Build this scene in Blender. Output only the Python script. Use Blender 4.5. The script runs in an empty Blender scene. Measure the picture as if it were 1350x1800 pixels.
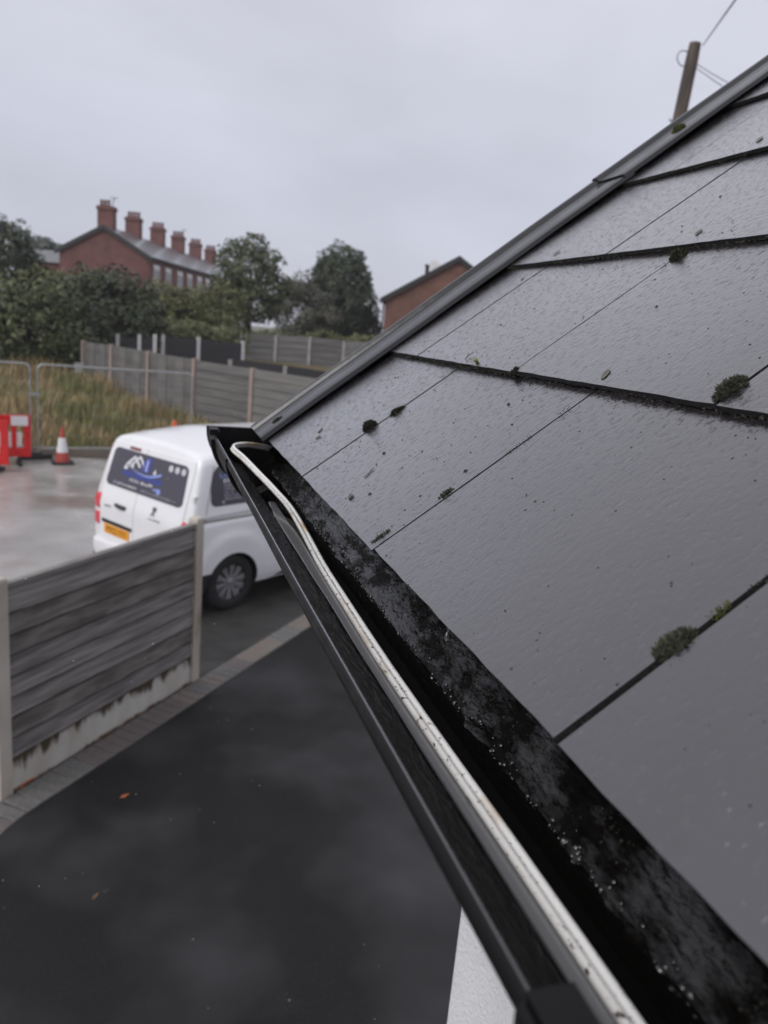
import bpy, math, random
import numpy as np
from mathutils import Vector, Matrix, noise

random.seed(11)
R = math.radians
sc = bpy.context.scene
COL = sc.collection

# ------------------------------------------------------------------ camera
CAM_H = 3.25
cam_d = bpy.data.cameras.new('camera')
cam_d.sensor_fit = 'VERTICAL'
cam_d.sensor_height = 36.0
cam_d.lens = 26.95
cam_d.clip_start = 0.02
cam_d.clip_end = 3000
cam_d.dof.use_dof = True
cam_d.dof.focus_distance = 0.62
cam_d.dof.aperture_fstop = 9.2
cam = bpy.data.objects.new('camera', cam_d)
cam.location = (0, 0, CAM_H)
cam.rotation_euler = (R(76.76), R(-4.972), R(-16.837))
COL.objects.link(cam)
sc.camera = cam

# ------------------------------------------------------------------ world: overcast rain sky
SUN_EL, SUN_AZ = 42.0, 245.0          # elevation, compass azimuth (clockwise from +Y)
w = bpy.data.worlds.new('World')
sc.world = w
w.use_nodes = True
nt = w.node_tree
for n_ in list(nt.nodes):
    nt.nodes.remove(n_)
out = nt.nodes.new('ShaderNodeOutputWorld')
bg = nt.nodes.new('ShaderNodeBackground')
bg.inputs['Strength'].default_value = 1.0
nt.links.new(bg.outputs[0], out.inputs[0])
sky = nt.nodes.new('ShaderNodeTexSky')
sky.sky_type = 'NISHITA'
sky.sun_disc = False
sky.sun_elevation = R(SUN_EL)
sky.sun_rotation = R(SUN_AZ)
skm = nt.nodes.new('ShaderNodeMixRGB'); skm.blend_type = 'MULTIPLY'; skm.inputs[0].default_value = 1.0
skm.inputs[2].default_value = (0.09, 0.09, 0.09, 1)
nt.links.new(sky.outputs[0], skm.inputs[1])
tc = nt.nodes.new('ShaderNodeTexCoord')
sep = nt.nodes.new('ShaderNodeSeparateXYZ')
nt.links.new(tc.outputs['Generated'], sep.inputs[0])
ramp = nt.nodes.new('ShaderNodeValToRGB')
e_ = ramp.color_ramp.elements
e_[0].position = 0.0; e_[0].color = (0.50, 0.51, 0.59, 1)
e_[1].position = 1.0; e_[1].color = (0.72, 0.72, 0.77, 1)
m_ = e_.new(0.18); m_.color = (0.525, 0.535, 0.62, 1)
m_ = e_.new(0.5); m_.color = (0.635, 0.64, 0.715, 1)
nt.links.new(sep.outputs['Z'], ramp.inputs[0])
mp = nt.nodes.new('ShaderNodeMapping'); mp.inputs['Scale'].default_value = (1.0, 1.0, 2.2)
nt.links.new(tc.outputs['Generated'], mp.inputs[0])
nz = nt.nodes.new('ShaderNodeTexNoise')
nz.inputs['Scale'].default_value = 3.1; nz.inputs['Detail'].default_value = 5; nz.inputs['Roughness'].default_value = 0.5
nt.links.new(mp.outputs[0], nz.inputs['Vector'])
mr = nt.nodes.new('ShaderNodeMapRange')
mr.inputs[1].default_value = 0.3; mr.inputs[2].default_value = 0.72
mr.inputs[3].default_value = 0.91; mr.inputs[4].default_value = 1.09
nt.links.new(nz.outputs[0], mr.inputs[0])
mul = nt.nodes.new('ShaderNodeMixRGB'); mul.blend_type = 'MULTIPLY'; mul.inputs[0].default_value = 1.0
nt.links.new(ramp.outputs[0], mul.inputs[1]); nt.links.new(mr.outputs[0], mul.inputs[2])
mx = nt.nodes.new('ShaderNodeMixRGB'); mx.inputs[0].default_value = 0.95
nt.links.new(skm.outputs[0], mx.inputs[1]); nt.links.new(mul.outputs[0], mx.inputs[2])
nt.links.new(mx.outputs[0], bg.inputs['Color'])

sun_d = bpy.data.lights.new('sun', 'SUN')
sun_d.energy = 1.5
sun_d.angle = R(40)
sun_d.color = (1.0, 0.97, 0.94)
sun = bpy.data.objects.new('sun', sun_d)
az = R(SUN_AZ)
sv = Vector((math.sin(az) * math.cos(R(SUN_EL)), math.cos(az) * math.cos(R(SUN_EL)), math.sin(R(SUN_EL))))
sun.rotation_euler = sv.to_track_quat('Z', 'Y').to_euler()
sun.location = (0, 0, 30)
COL.objects.link(sun)

sc.view_settings.view_transform = 'Standard'
sc.view_settings.look = 'None'
sc.view_settings.exposure = 0.24
sc.view_settings.gamma = 1.0
sc.view_settings.use_curve_mapping = False
sc.render.engine = 'CYCLES'
sc.cycles.use_denoising = True
sc.cycles.max_bounces = 8
sc.cycles.transparent_max_bounces = 16

# ------------------------------------------------------------------ materials
MATS = {}


def mat(name, col, rough=0.6, col2=None, nscale=8.0, stretch=(1, 1, 1), detail=5.0, lo=0.35, hi=0.65,
        bump=0.0, bscale=40.0, bstretch=None, bdist=0.01, rough2=None, rscale=3.0, coat=0.0, coat_rough=0.1,
        metal=0.0, spec=0.5, island=None, trans=0.0, ior=1.5, col3=None, lo3=0.62, hi3=0.7, n3=20.0, sub=None,
        st3=(1, 1, 1)):
    m = bpy.data.materials.new(name)
    m.use_nodes = True
    t = m.node_tree
    L = t.links
    b = t.nodes['Principled BSDF']
    b.inputs['Roughness'].default_value = rough
    b.inputs['Metallic'].default_value = metal
    b.inputs['Specular IOR Level'].default_value = spec
    b.inputs['Coat Weight'].default_value = coat
    b.inputs['Coat Roughness'].default_value = coat_rough
    b.inputs['Transmission Weight'].default_value = trans
    b.inputs['IOR'].default_value = ior
    b.inputs['Base Color'].default_value = (*col, 1)
    tcn = t.nodes.new('ShaderNodeTexCoord')

    def noise_(scale, st, det=detail):
        mpn = t.nodes.new('ShaderNodeMapping')
        mpn.inputs['Scale'].default_value = st
        L.new(tcn.outputs['Object'], mpn.inputs[0])
        nn = t.nodes.new('ShaderNodeTexNoise')
        nn.inputs['Scale'].default_value = scale
        nn.inputs['Detail'].default_value = det
        L.new(mpn.outputs[0], nn.inputs['Vector'])
        return nn

    def rng(src, a, bb, c=0.0, d=1.0):
        r_ = t.nodes.new('ShaderNodeMapRange')
        r_.inputs[1].default_value = a; r_.inputs[2].default_value = bb
        r_.inputs[3].default_value = c; r_.inputs[4].default_value = d
        L.new(src, r_.inputs[0])
        return r_.outputs[0]
    cur = None
    if col2:
        nn = noise_(nscale, stretch)
        mx_ = t.nodes.new('ShaderNodeMixRGB')
        mx_.inputs[1].default_value = (*col, 1); mx_.inputs[2].default_value = (*col2, 1)
        L.new(rng(nn.outputs[0], lo, hi), mx_.inputs[0])
        cur = mx_.outputs[0]
    if island:
        g = t.nodes.new('ShaderNodeNewGeometry')
        mx_ = t.nodes.new('ShaderNodeMixRGB')
        if cur: L.new(cur, mx_.inputs[1])
        else: mx_.inputs[1].default_value = (*col, 1)
        mx_.inputs[2].default_value = (*island, 1)
        L.new(g.outputs['Random Per Island'], mx_.inputs[0])
        cur = mx_.outputs[0]
    if col3:
        nn = noise_(n3, st3)
        mx_ = t.nodes.new('ShaderNodeMixRGB')
        if cur: L.new(cur, mx_.inputs[1])
        else: mx_.inputs[1].default_value = (*col, 1)
        mx_.inputs[2].default_value = (*col3, 1)
        L.new(rng(nn.outputs[0], lo3, hi3), mx_.inputs[0])
        cur = mx_.outputs[0]
    if cur: L.new(cur, b.inputs['Base Color'])
    if rough2 is not None:
        nn = noise_(rscale, (1, 1, 1), 4)
        L.new(rng(nn.outputs[0], 0.35, 0.65, rough, rough2), b.inputs['Roughness'])
    if bump:
        nn = noise_(bscale, bstretch or (1, 1, 1), 6)
        bn = t.nodes.new('ShaderNodeBump')
        bn.inputs['Strength'].default_value = bump
        bn.inputs['Distance'].default_value = bdist
        L.new(nn.outputs[0], bn.inputs['Height'])
        L.new(bn.outputs[0], b.inputs['Normal'])
        L.new(bn.outputs[0], b.inputs['Coat Normal'])
    m['b'] = 1
    MATS[name] = m
    return m


def slate_material():
    m = mat('slate', (0.0145, 0.0120, 0.0140), 0.24, ior=1.62, col2=(0.025, 0.0205, 0.0245), nscale=9, stretch=(0.5, 1, 1), rough2=0.18, rscale=7, spec=0.5,
            col3=(0.012, 0.012, 0.013), lo3=0.58, hi3=0.72, n3=35)
    t = m.node_tree; L = t.links; b = t.nodes['Principled BSDF']
    tcn = [n for n in t.nodes if n.type == 'TEX_COORD'][0]
    oi = t.nodes.new('ShaderNodeObjectInfo')
    sc_ = t.nodes.new('ShaderNodeVectorMath'); sc_.operation = 'SCALE'; sc_.inputs['Scale'].default_value = 7.0
    cx = t.nodes.new('ShaderNodeCombineXYZ')
    L.new(oi.outputs['Random'], cx.inputs[0]); L.new(oi.outputs['Random'], cx.inputs[1])
    L.new(cx.outputs[0], sc_.inputs[0])
    ad = t.nodes.new('ShaderNodeVectorMath'); ad.operation = 'ADD'
    L.new(tcn.outputs['Object'], ad.inputs[0]); L.new(sc_.outputs[0], ad.inputs[1])
    # riven ripples running down the slope, pits and beads of rain
    mp1 = t.nodes.new('ShaderNodeMapping'); mp1.inputs['Scale'].default_value = (0.55, 1.0, 1.0); mp1.inputs['Rotation'].default_value = (0, 0, R(-14))
    L.new(ad.outputs[0], mp1.inputs[0])
    n1 = t.nodes.new('ShaderNodeTexNoise'); n1.inputs['Scale'].default_value = 210; n1.inputs['Detail'].default_value = 4; n1.inputs['Roughness'].default_value = 0.6
    L.new(mp1.outputs[0], n1.inputs['Vector'])
    n2 = t.nodes.new('ShaderNodeTexNoise'); n2.inputs['Scale'].default_value = 26; n2.inputs['Detail'].default_value = 5
    L.new(mp1.outputs[0], n2.inputs['Vector'])
    vo = t.nodes.new('ShaderNodeTexVoronoi'); vo.inputs['Scale'].default_value = 150
    L.new(ad.outputs[0], vo.inputs['Vector'])
    bead = t.nodes.new('ShaderNodeMapRange'); bead.inputs[1].default_value = 0.0; bead.inputs[2].default_value = 0.28; bead.inputs[3].default_value = 1.0; bead.inputs[4].default_value = 0.0
    L.new(vo.outputs['Distance'], bead.inputs[0])
    # only some cells carry a bead
    gate = t.nodes.new('ShaderNodeMath'); gate.operation = 'GREATER_THAN'; gate.inputs[1].default_value = 0.80
    sepc = t.nodes.new('ShaderNodeSeparateColor'); L.new(vo.outputs['Color'], sepc.inputs[0]); L.new(sepc.outputs[0], gate.inputs[0])
    bm = t.nodes.new('ShaderNodeMath'); bm.operation = 'MULTIPLY'; L.new(bead.outputs[0], bm.inputs[0]); L.new(gate.outputs[0], bm.inputs[1])
    pit = t.nodes.new('ShaderNodeMapRange'); pit.inputs[1].default_value = 0.30; pit.inputs[2].default_value = 0.42
    L.new(n1.outputs[0], pit.inputs[0])
    a1 = t.nodes.new('ShaderNodeMath'); a1.operation = 'MULTIPLY_ADD'; a1.inputs[1].default_value = 0.7
    L.new(n2.outputs[0], a1.inputs[0]); L.new(n1.outputs[0], a1.inputs[2])
    a2 = t.nodes.new('ShaderNodeMath'); a2.operation = 'MULTIPLY_ADD'; a2.inputs[1].default_value = 0.5
    L.new(pit.outputs[0], a2.inputs[0]); L.new(a1.outputs[0], a2.inputs[2])
    n4 = t.nodes.new('ShaderNodeTexNoise'); n4.inputs['Scale'].default_value = 95; n4.inputs['Detail'].default_value = 5; n4.inputs['Roughness'].default_value = 0.65
    L.new(ad.outputs[0], n4.inputs['Vector'])
    a4 = t.nodes.new('ShaderNodeMath'); a4.operation = 'MULTIPLY_ADD'; a4.inputs[1].default_value = 0.9
    L.new(n4.outputs[0], a4.inputs[0]); L.new(a2.outputs[0], a4.inputs[2]); a2 = a4
    a3 = t.nodes.new('ShaderNodeMath'); a3.operation = 'MULTIPLY_ADD'; a3.inputs[1].default_value = 0.35
    L.new(bm.outputs[0], a3.inputs[0]); L.new(a2.outputs[0], a3.inputs[2])
    bn = t.nodes.new('ShaderNodeBump'); bn.inputs['Strength'].default_value = 0.40; bn.inputs['Distance'].default_value = 0.0010
    L.new(a3.outputs[0], bn.inputs['Height'])
    L.new(bn.outputs[0], b.inputs['Normal'])
    b.inputs['Coat Weight'].default_value = 1.0
    b.inputs['Coat Roughness'].default_value = 0.12
    b.inputs['Coat IOR'].default_value = 1.75
    L.new(bn.outputs[0], b.inputs['Coat Normal'])
    return m


slate_material()
mat('slate_edge', (0.02, 0.02, 0.021), 0.6, bump=0.5, bscale=120, bdist=0.003)
mat('deck', (0.008, 0.008, 0.008), 0.8)
mat('trim', (0.007, 0.007, 0.0085), 0.18, ior=1.6, rough2=0.28, rscale=20, bump=0.15, bscale=60, bdist=0.002)
mat('pvc_black', (0.0035, 0.0035, 0.004), 0.42, rough2=0.55, rscale=30, bump=0.25, bscale=90, bdist=0.002, spec=0.22)
mat('pvc_wet', (0.0035, 0.0034, 0.0034), 0.28, rough2=0.55, rscale=40, bump=1.0, bscale=240, bstretch=(1, 0.35, 1), bdist=0.004, spec=0.32)
mat('silt', (0.0020, 0.0018, 0.0016), 0.30, col2=(0.005, 0.0042, 0.0034), nscale=90, bump=0.55, bscale=230, bstretch=(1, 0.5, 1), bdist=0.0022, rough2=0.10, rscale=70)


def patch_gloss(m, lo, hi, scale, st):
    t = m.node_tree; L = t.links; bs = t.nodes['Principled BSDF']
    tcn = [n for n in t.nodes if n.type == 'TEX_COORD'][0]
    mpn = t.nodes.new('ShaderNodeMapping'); mpn.inputs['Scale'].default_value = st; L.new(tcn.outputs['Object'], mpn.inputs[0])
    nn = t.nodes.new('ShaderNodeTexNoise'); nn.inputs['Scale'].default_value = scale; nn.inputs['Detail'].default_value = 7; nn.inputs['Roughness'].default_value = 0.68
    L.new(mpn.outputs[0], nn.inputs['Vector'])
    r1 = t.nodes.new('ShaderNodeMapRange'); r1.inputs[1].default_value = 0.44; r1.inputs[2].default_value = 0.58; r1.inputs[3].default_value = lo; r1.inputs[4].default_value = hi
    L.new(nn.outputs[0], r1.inputs[0]); L.new(r1.outputs[0], bs.inputs['Specular IOR Level'])


patch_gloss(MATS['silt'], 0.03, 0.62, 42, (1.0, 0.45, 1.0))
mat('water', (0.004, 0.0037, 0.0033), 0.02, bump=0.03, bscale=25, bdist=0.003, spec=1.0, coat=1.0, coat_rough=0.02)
mat('cable', (0.80, 0.79, 0.77), 0.32, col2=(0.52, 0.38, 0.22), nscale=26, stretch=(1, 0.5, 1), lo=0.60, hi=0.74,
    col3=(0.16, 0.09, 0.04), lo3=0.66, hi3=0.72, n3=260, st3=(1, 0.5, 1))
mat('cable_spotted', (0.74, 0.72, 0.69), 0.36, col2=(0.42, 0.28, 0.14), nscale=22, stretch=(1, 0.5, 1), lo=0.54, hi=0.70,
    col3=(0.06, 0.045, 0.03), lo3=0.62, hi3=0.67, n3=300, st3=(1, 0.5, 1))
mat('lip_wet_highlight', (0.03, 0.03, 0.032), 0.22, ior=1.7, coat=1.0, coat_rough=0.1, bump=0.3, bscale=300, bdist=0.001)  # wet lip top, its highlight put in with a lighter, glossier material
mat('rust', (0.16, 0.085, 0.03), 0.7, island=(0.06, 0.03, 0.012))
mat('strip_grey', (0.16, 0.16, 0.165), 0.22, coat=0.6, coat_rough=0.08)
mat('bead', (0.05, 0.05, 0.05), 0.04, spec=1.0, coat=1.0, coat_rough=0.02)
mat('render_white', (0.78, 0.78, 0.79), 0.75, col2=(0.70, 0.70, 0.71), nscale=6, bump=0.9, bscale=170, bdist=0.006)
mat('tarmac_new', (0.005, 0.0047, 0.0052), 0.72, spec=0.28, col2=(0.045, 0.043, 0.046), nscale=0.85, detail=3.0, lo=0.46, hi=0.76, rough2=0.42, rscale=0.8, bump=0.5, bscale=260, bdist=0.006,
    col3=(0.034, 0.032, 0.034), n3=170, lo3=0.58, hi3=0.74)
mat('tarmac_old', (0.024, 0.025, 0.024), 0.6, col2=(0.042, 0.039, 0.037), nscale=3, rough2=0.38, rscale=1.6, bump=0.5, bscale=160, bdist=0.008)
mat('concrete_wet', (0.38, 0.372, 0.36), 0.30, col2=(0.24, 0.225, 0.213), nscale=0.9, rough2=0.12, rscale=0.9, bump=0.3, bscale=60, bdist=0.006,
    col3=(0.19, 0.145, 0.125), n3=0.5, lo3=0.52, hi3=0.66)
mat('bedding', (0.075, 0.07, 0.065), 0.9, bump=0.6, bscale=200)
mat('paver_grey', (0.095, 0.093, 0.090), 0.6, col2=(0.13, 0.125, 0.12), nscale=30, bump=0.4, bscale=150, bdist=0.004, rough2=0.42, rscale=9)
mat('paver_buff', (0.165, 0.138, 0.120), 0.6, col2=(0.125, 0.108, 0.098), nscale=30, bump=0.4, bscale=150, bdist=0.004, rough2=0.42, rscale=9)
mat('paver_rose', (0.125, 0.103, 0.097), 0.6, col2=(0.095, 0.085, 0.082), nscale=30, bump=0.4, bscale=150, bdist=0.004, rough2=0.42, rscale=9)
mat('conc_post', (0.50, 0.46, 0.405), 0.75, col2=(0.38, 0.33, 0.275), nscale=4, stretch=(1, 1, 0.4), bump=0.4, bscale=120, bdist=0.003,
    col3=(0.15, 0.12, 0.07), n3=3.0, lo3=0.58, hi3=0.75, st3=(1, 1, 0.6))
mat('conc_board', (0.50, 0.49, 0.45), 0.75, col2=(0.40, 0.37, 0.32), nscale=5, stretch=(1, 1, 0.5), bump=0.4, bscale=120, bdist=0.003)
def stain_board(m):
    t = m.node_tree; L = t.links; bs = t.nodes['Principled BSDF']
    tcn = [n for n in t.nodes if n.type == 'TEX_COORD'][0]
    old = bs.inputs['Base Color'].links[0].from_socket
    mpn = t.nodes.new('ShaderNodeMapping'); mpn.inputs['Scale'].default_value = (1, 1, 0.25); L.new(tcn.outputs['Object'], mpn.inputs[0])
    nn = t.nodes.new('ShaderNodeTexNoise'); nn.inputs['Scale'].default_value = 9; nn.inputs['Detail'].default_value = 5; nn.inputs['Roughness'].default_value = 0.65
    L.new(mpn.outputs[0], nn.inputs['Vector'])
    sp = t.nodes.new('ShaderNodeSeparateXYZ'); L.new(tcn.outputs['Object'], sp.inputs[0])
    ma = t.nodes.new('ShaderNodeMath'); ma.operation = 'MULTIPLY_ADD'; ma.inputs[1].default_value = 0.42
    L.new(nn.outputs[0], ma.inputs[0]); L.new(sp.outputs[2], ma.inputs[2])
    r1 = t.nodes.new('ShaderNodeMapRange'); r1.inputs[1].default_value = 0.385; r1.inputs[2].default_value = 0.455; L.new(ma.outputs[0], r1.inputs[0])
    m1 = t.nodes.new('ShaderNodeMixRGB'); m1.inputs[2].default_value = (0.055, 0.034, 0.013, 1); L.new(old, m1.inputs[1]); L.new(r1.outputs[0], m1.inputs[0])
    L.new(m1.outputs[0], bs.inputs['Base Color'])


stain_board(MATS['conc_board'])
mat('bark_shade_edge', (0.022, 0.018, 0.015), 0.9, col2=(0.045, 0.037, 0.031), nscale=15)  # bark colour that also paints the shade line under each board lap
mat('wood_brown', (0.190, 0.172, 0.156), 0.7, col2=(0.080, 0.070, 0.062), nscale=6, stretch=(0.45, 1, 3), lo=0.36, hi=0.62, bump=0.6, bscale=20, bstretch=(0.15, 1, 3), bdist=0.006, col3=(0.035, 0.029, 0.025), n3=4, st3=(0.8, 1, 1.6), lo3=0.63, hi3=0.74)
mat('wood_grey', (0.215, 0.20, 0.19), 0.7, col2=(0.090, 0.080, 0.074), nscale=7, stretch=(0.35, 1, 4), lo=0.36, hi=0.66, bump=0.6, bscale=22,
    bstretch=(0.12, 1, 3), bdist=0.006, col3=(0.16, 0.15, 0.145), n3=9, st3=(0.3, 1, 3), lo3=0.6, hi3=0.75)
mat('wood_grey_b', (0.26, 0.243, 0.229), 0.7, col2=(0.120, 0.108, 0.098), nscale=6, stretch=(0.3, 1, 5), lo=0.36, hi=0.66, bump=0.6, bscale=22,
    bstretch=(0.12, 1, 3), bdist=0.006)
mat('wood_far', (0.145, 0.14, 0.132), 0.8, col2=(0.095, 0.09, 0.086), nscale=2.2, stretch=(0.4, 0.4, 3))
mat('wood_far_b', (0.125, 0.12, 0.115), 0.8, col2=(0.17, 0.163, 0.152), nscale=2.0, stretch=(0.4, 0.4, 3))
mat('wood_black', (0.022, 0.021, 0.023), 0.6)
mat('post_pink', (0.36, 0.27, 0.235), 0.8, col2=(0.28, 0.225, 0.2), nscale=3)
mat('post_white', (0.62, 0.62, 0.62), 0.7, col2=(0.5, 0.5, 0.5), nscale=3)
mat('post_grey', (0.36, 0.35, 0.33), 0.8, col2=(0.28, 0.27, 0.26), nscale=3)
mat('van_white', (0.80, 0.80, 0.82), 0.28, coat=0.6, coat_rough=0.06, col2=(0.75, 0.75, 0.76), nscale=2.0)
mat('van_black', (0.014, 0.014, 0.015), 0.55)
mat('seam', (0.10, 0.10, 0.11), 0.6)
mat('rail_grey', (0.30, 0.30, 0.29), 0.5)
mat('vinyl', (0.068, 0.064, 0.085), 0.35, spec=0.4)
mat('glass_dark', (0.02, 0.021, 0.024), 0.06)
mat('ink_white', (0.72, 0.72, 0.76), 0.5)
mat('ink_grey', (0.36, 0.35, 0.40), 0.5)
mat('ink_blue', (0.055, 0.085, 0.42), 0.5)
mat('ink_pale', (0.26, 0.33, 0.70), 0.5)
mat('lamp_red', (0.62, 0.03, 0.05), 0.2, coat=0.6)
mat('lamp_dark', (0.20, 0.035, 0.03), 0.25, coat=0.6)
mat('lamp_clear', (0.6, 0.6, 0.6), 0.12, coat=0.8)
mat('plate', (0.80, 0.33, 0.012), 0.45)
mat('emblem', (0.12, 0.12, 0.125), 0.3, metal=0.6)
mat('tyre', (0.013, 0.013, 0.013), 0.75)
mat('alloy', (0.30, 0.30, 0.31), 0.35, metal=0.35, col2=(0.22, 0.22, 0.23), nscale=12)
mat('galv', (0.36, 0.37, 0.37), 0.4, metal=0.6, col2=(0.28, 0.29, 0.29), nscale=7)
mat('barrier_red', (0.62, 0.016, 0.016), 0.4, col2=(0.50, 0.014, 0.014), nscale=6)
mat('barrier_white', (0.66, 0.60, 0.58), 0.5)
mat('sign_white', (0.66, 0.66, 0.68), 0.4)
mat('rubber', (0.016, 0.016, 0.017), 0.7)
mat('cone_red', (0.46, 0.07, 0.05), 0.5, col2=(0.35, 0.06, 0.045), nscale=8)
mat('cone_orange', (0.75, 0.10, 0.04), 0.5)
mat('cone_white', (0.72, 0.72, 0.72), 0.5)
mat('foam', (0.55, 0.50, 0.42), 0.7, col2=(0.35, 0.30, 0.24), nscale=9)
mat('sleeper', (0.20, 0.165, 0.135), 0.8, col2=(0.13, 0.11, 0.09), nscale=3, stretch=(0.4, 1, 3))
mat('earth', (0.075, 0.072, 0.030), 0.9, col2=(0.12, 0.09, 0.045), nscale=0.6)
mat('grass', (0.155, 0.175, 0.050), 0.7, col2=(0.46, 0.31, 0.165), nscale=0.7, detail=3, lo=0.43, hi=0.55, island=(0.22, 0.195, 0.075))
mat('leaf_dark', (0.026, 0.037, 0.019), 0.6, island=(0.056, 0.072, 0.030))
mat('leaf_mid', (0.044, 0.058, 0.022), 0.6, island=(0.092, 0.108, 0.036))
mat('leaf_olive', (0.064, 0.074, 0.022), 0.6, island=(0.130, 0.135, 0.042))
mat('leaf_grey', (0.075, 0.075, 0.055), 0.65, island=(0.115, 0.112, 0.085))
mat('leaf_pale', (0.085, 0.098, 0.038), 0.6, island=(0.14, 0.15, 0.06))
mat('leaf_misty', (0.10, 0.115, 0.10), 0.7, island=(0.14, 0.15, 0.13))
mat('bark', (0.055, 0.048, 0.040), 0.85, bump=0.5, bscale=20)
mat('pole_wood', (0.105, 0.078, 0.062), 0.8, col2=(0.055, 0.045, 0.036), nscale=5, stretch=(1.5, 1.5, 0.3), lo=0.4, hi=0.6, bump=0.4, bscale=30, bstretch=(2, 2, 0.2))
mat('wire', (0.10, 0.10, 0.105), 0.5)
mat('roof_far', (0.085, 0.085, 0.095), 0.35, col2=(0.12, 0.12, 0.13), nscale=1.4, coat=0.3)
mat('barge', (0.022, 0.022, 0.023), 0.6)
mat('frame_white', (0.70, 0.70, 0.72), 0.5)
mat('moss_dark', (0.012, 0.013, 0.007), 0.8, island=(0.034, 0.036, 0.016))
mat('moss_yellow', (0.12, 0.125, 0.018), 0.8, island=(0.030, 0.032, 0.012))
mat('moss_grey', (0.022, 0.025, 0.017), 0.8, island=(0.075, 0.078, 0.046))
mat('moss_black', (0.010, 0.010, 0.007), 0.75, island=(0.030, 0.031, 0.017))
mat('dead_leaf', (0.045, 0.038, 0.028), 0.55, col2=(0.09, 0.075, 0.05), nscale=60, coat=0.4)
mat('leaf_orange', (0.40, 0.10, 0.028), 0.6, col2=(0.26, 0.10, 0.04), nscale=40)
mat('leaf_brown', (0.13, 0.07, 0.035), 0.6, col2=(0.11, 0.06, 0.035), nscale=40)
mat('berry', (0.17, 0.20, 0.03), 0.35)
mat('drop', (1, 1, 1), 0.0, trans=1.0, ior=1.33)
mat('rain', (0.85, 0.87, 0.92), 0.15)
mat('grit', (0.45, 0.44, 0.42), 0.7)  # colour of the pale specks that stand for rain on the drive


def brick_material(name, c1, c2, mortar, scale=1.0):
    m = mat(name, c1, 0.8)
    t = m.node_tree; L = t.links; b = t.nodes['Principled BSDF']
    tcn = [n for n in t.nodes if n.type == 'TEX_COORD'][0]
    s = t.nodes.new('ShaderNodeSeparateXYZ'); L.new(tcn.outputs['Object'], s.inputs[0])
    ad = t.nodes.new('ShaderNodeMath'); ad.operation = 'ADD'; L.new(s.outputs[0], ad.inputs[0]); L.new(s.outputs[1], ad.inputs[1])
    c = t.nodes.new('ShaderNodeCombineXYZ'); L.new(ad.outputs[0], c.inputs[0]); L.new(s.outputs[2], c.inputs[1])
    br = t.nodes.new('ShaderNodeTexBrick')
    br.inputs['Scale'].default_value = 1.0
    br.inputs['Brick Width'].default_value = 0.225; br.inputs['Row Height'].default_value = 0.075; br.inputs['Mortar Size'].default_value = 0.008
    br.inputs['Color1'].default_value = (*c1, 1); br.inputs['Color2'].default_value = (*c2, 1); br.inputs['Mortar'].default_value = (*mortar, 1)
    L.new(c.outputs[0], br.inputs['Vector'])
    nn = t.nodes.new('ShaderNodeTexNoise'); nn.inputs['Scale'].default_value = 1.3; nn.inputs['Detail'].default_value = 6
    L.new(tcn.outputs['Object'], nn.inputs['Vector'])
    mr_ = t.nodes.new('ShaderNodeMapRange'); mr_.inputs[1].default_value = 0.3; mr_.inputs[2].default_value = 0.7; mr_.inputs[3].default_value = 0.75; mr_.inputs[4].default_value = 1.2
    L.new(nn.outputs[0], mr_.inputs[0])
    mm = t.nodes.new('ShaderNodeMixRGB'); mm.blend_type = 'MULTIPLY'; mm.inputs[0].default_value = 1
    L.new(br.outputs[0], mm.inputs[1]); L.new(mr_.outputs[0], mm.inputs[2]); L.new(mm.outputs[0], b.inputs['Base Color'])
    return m


brick_material('brick_terrace', (0.18, 0.058, 0.048), (0.135, 0.050, 0.043), (0.13, 0.085, 0.075))
brick_material('brick_house', (0.19, 0.080, 0.054), (0.14, 0.064, 0.047), (0.15, 0.095, 0.075))


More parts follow.
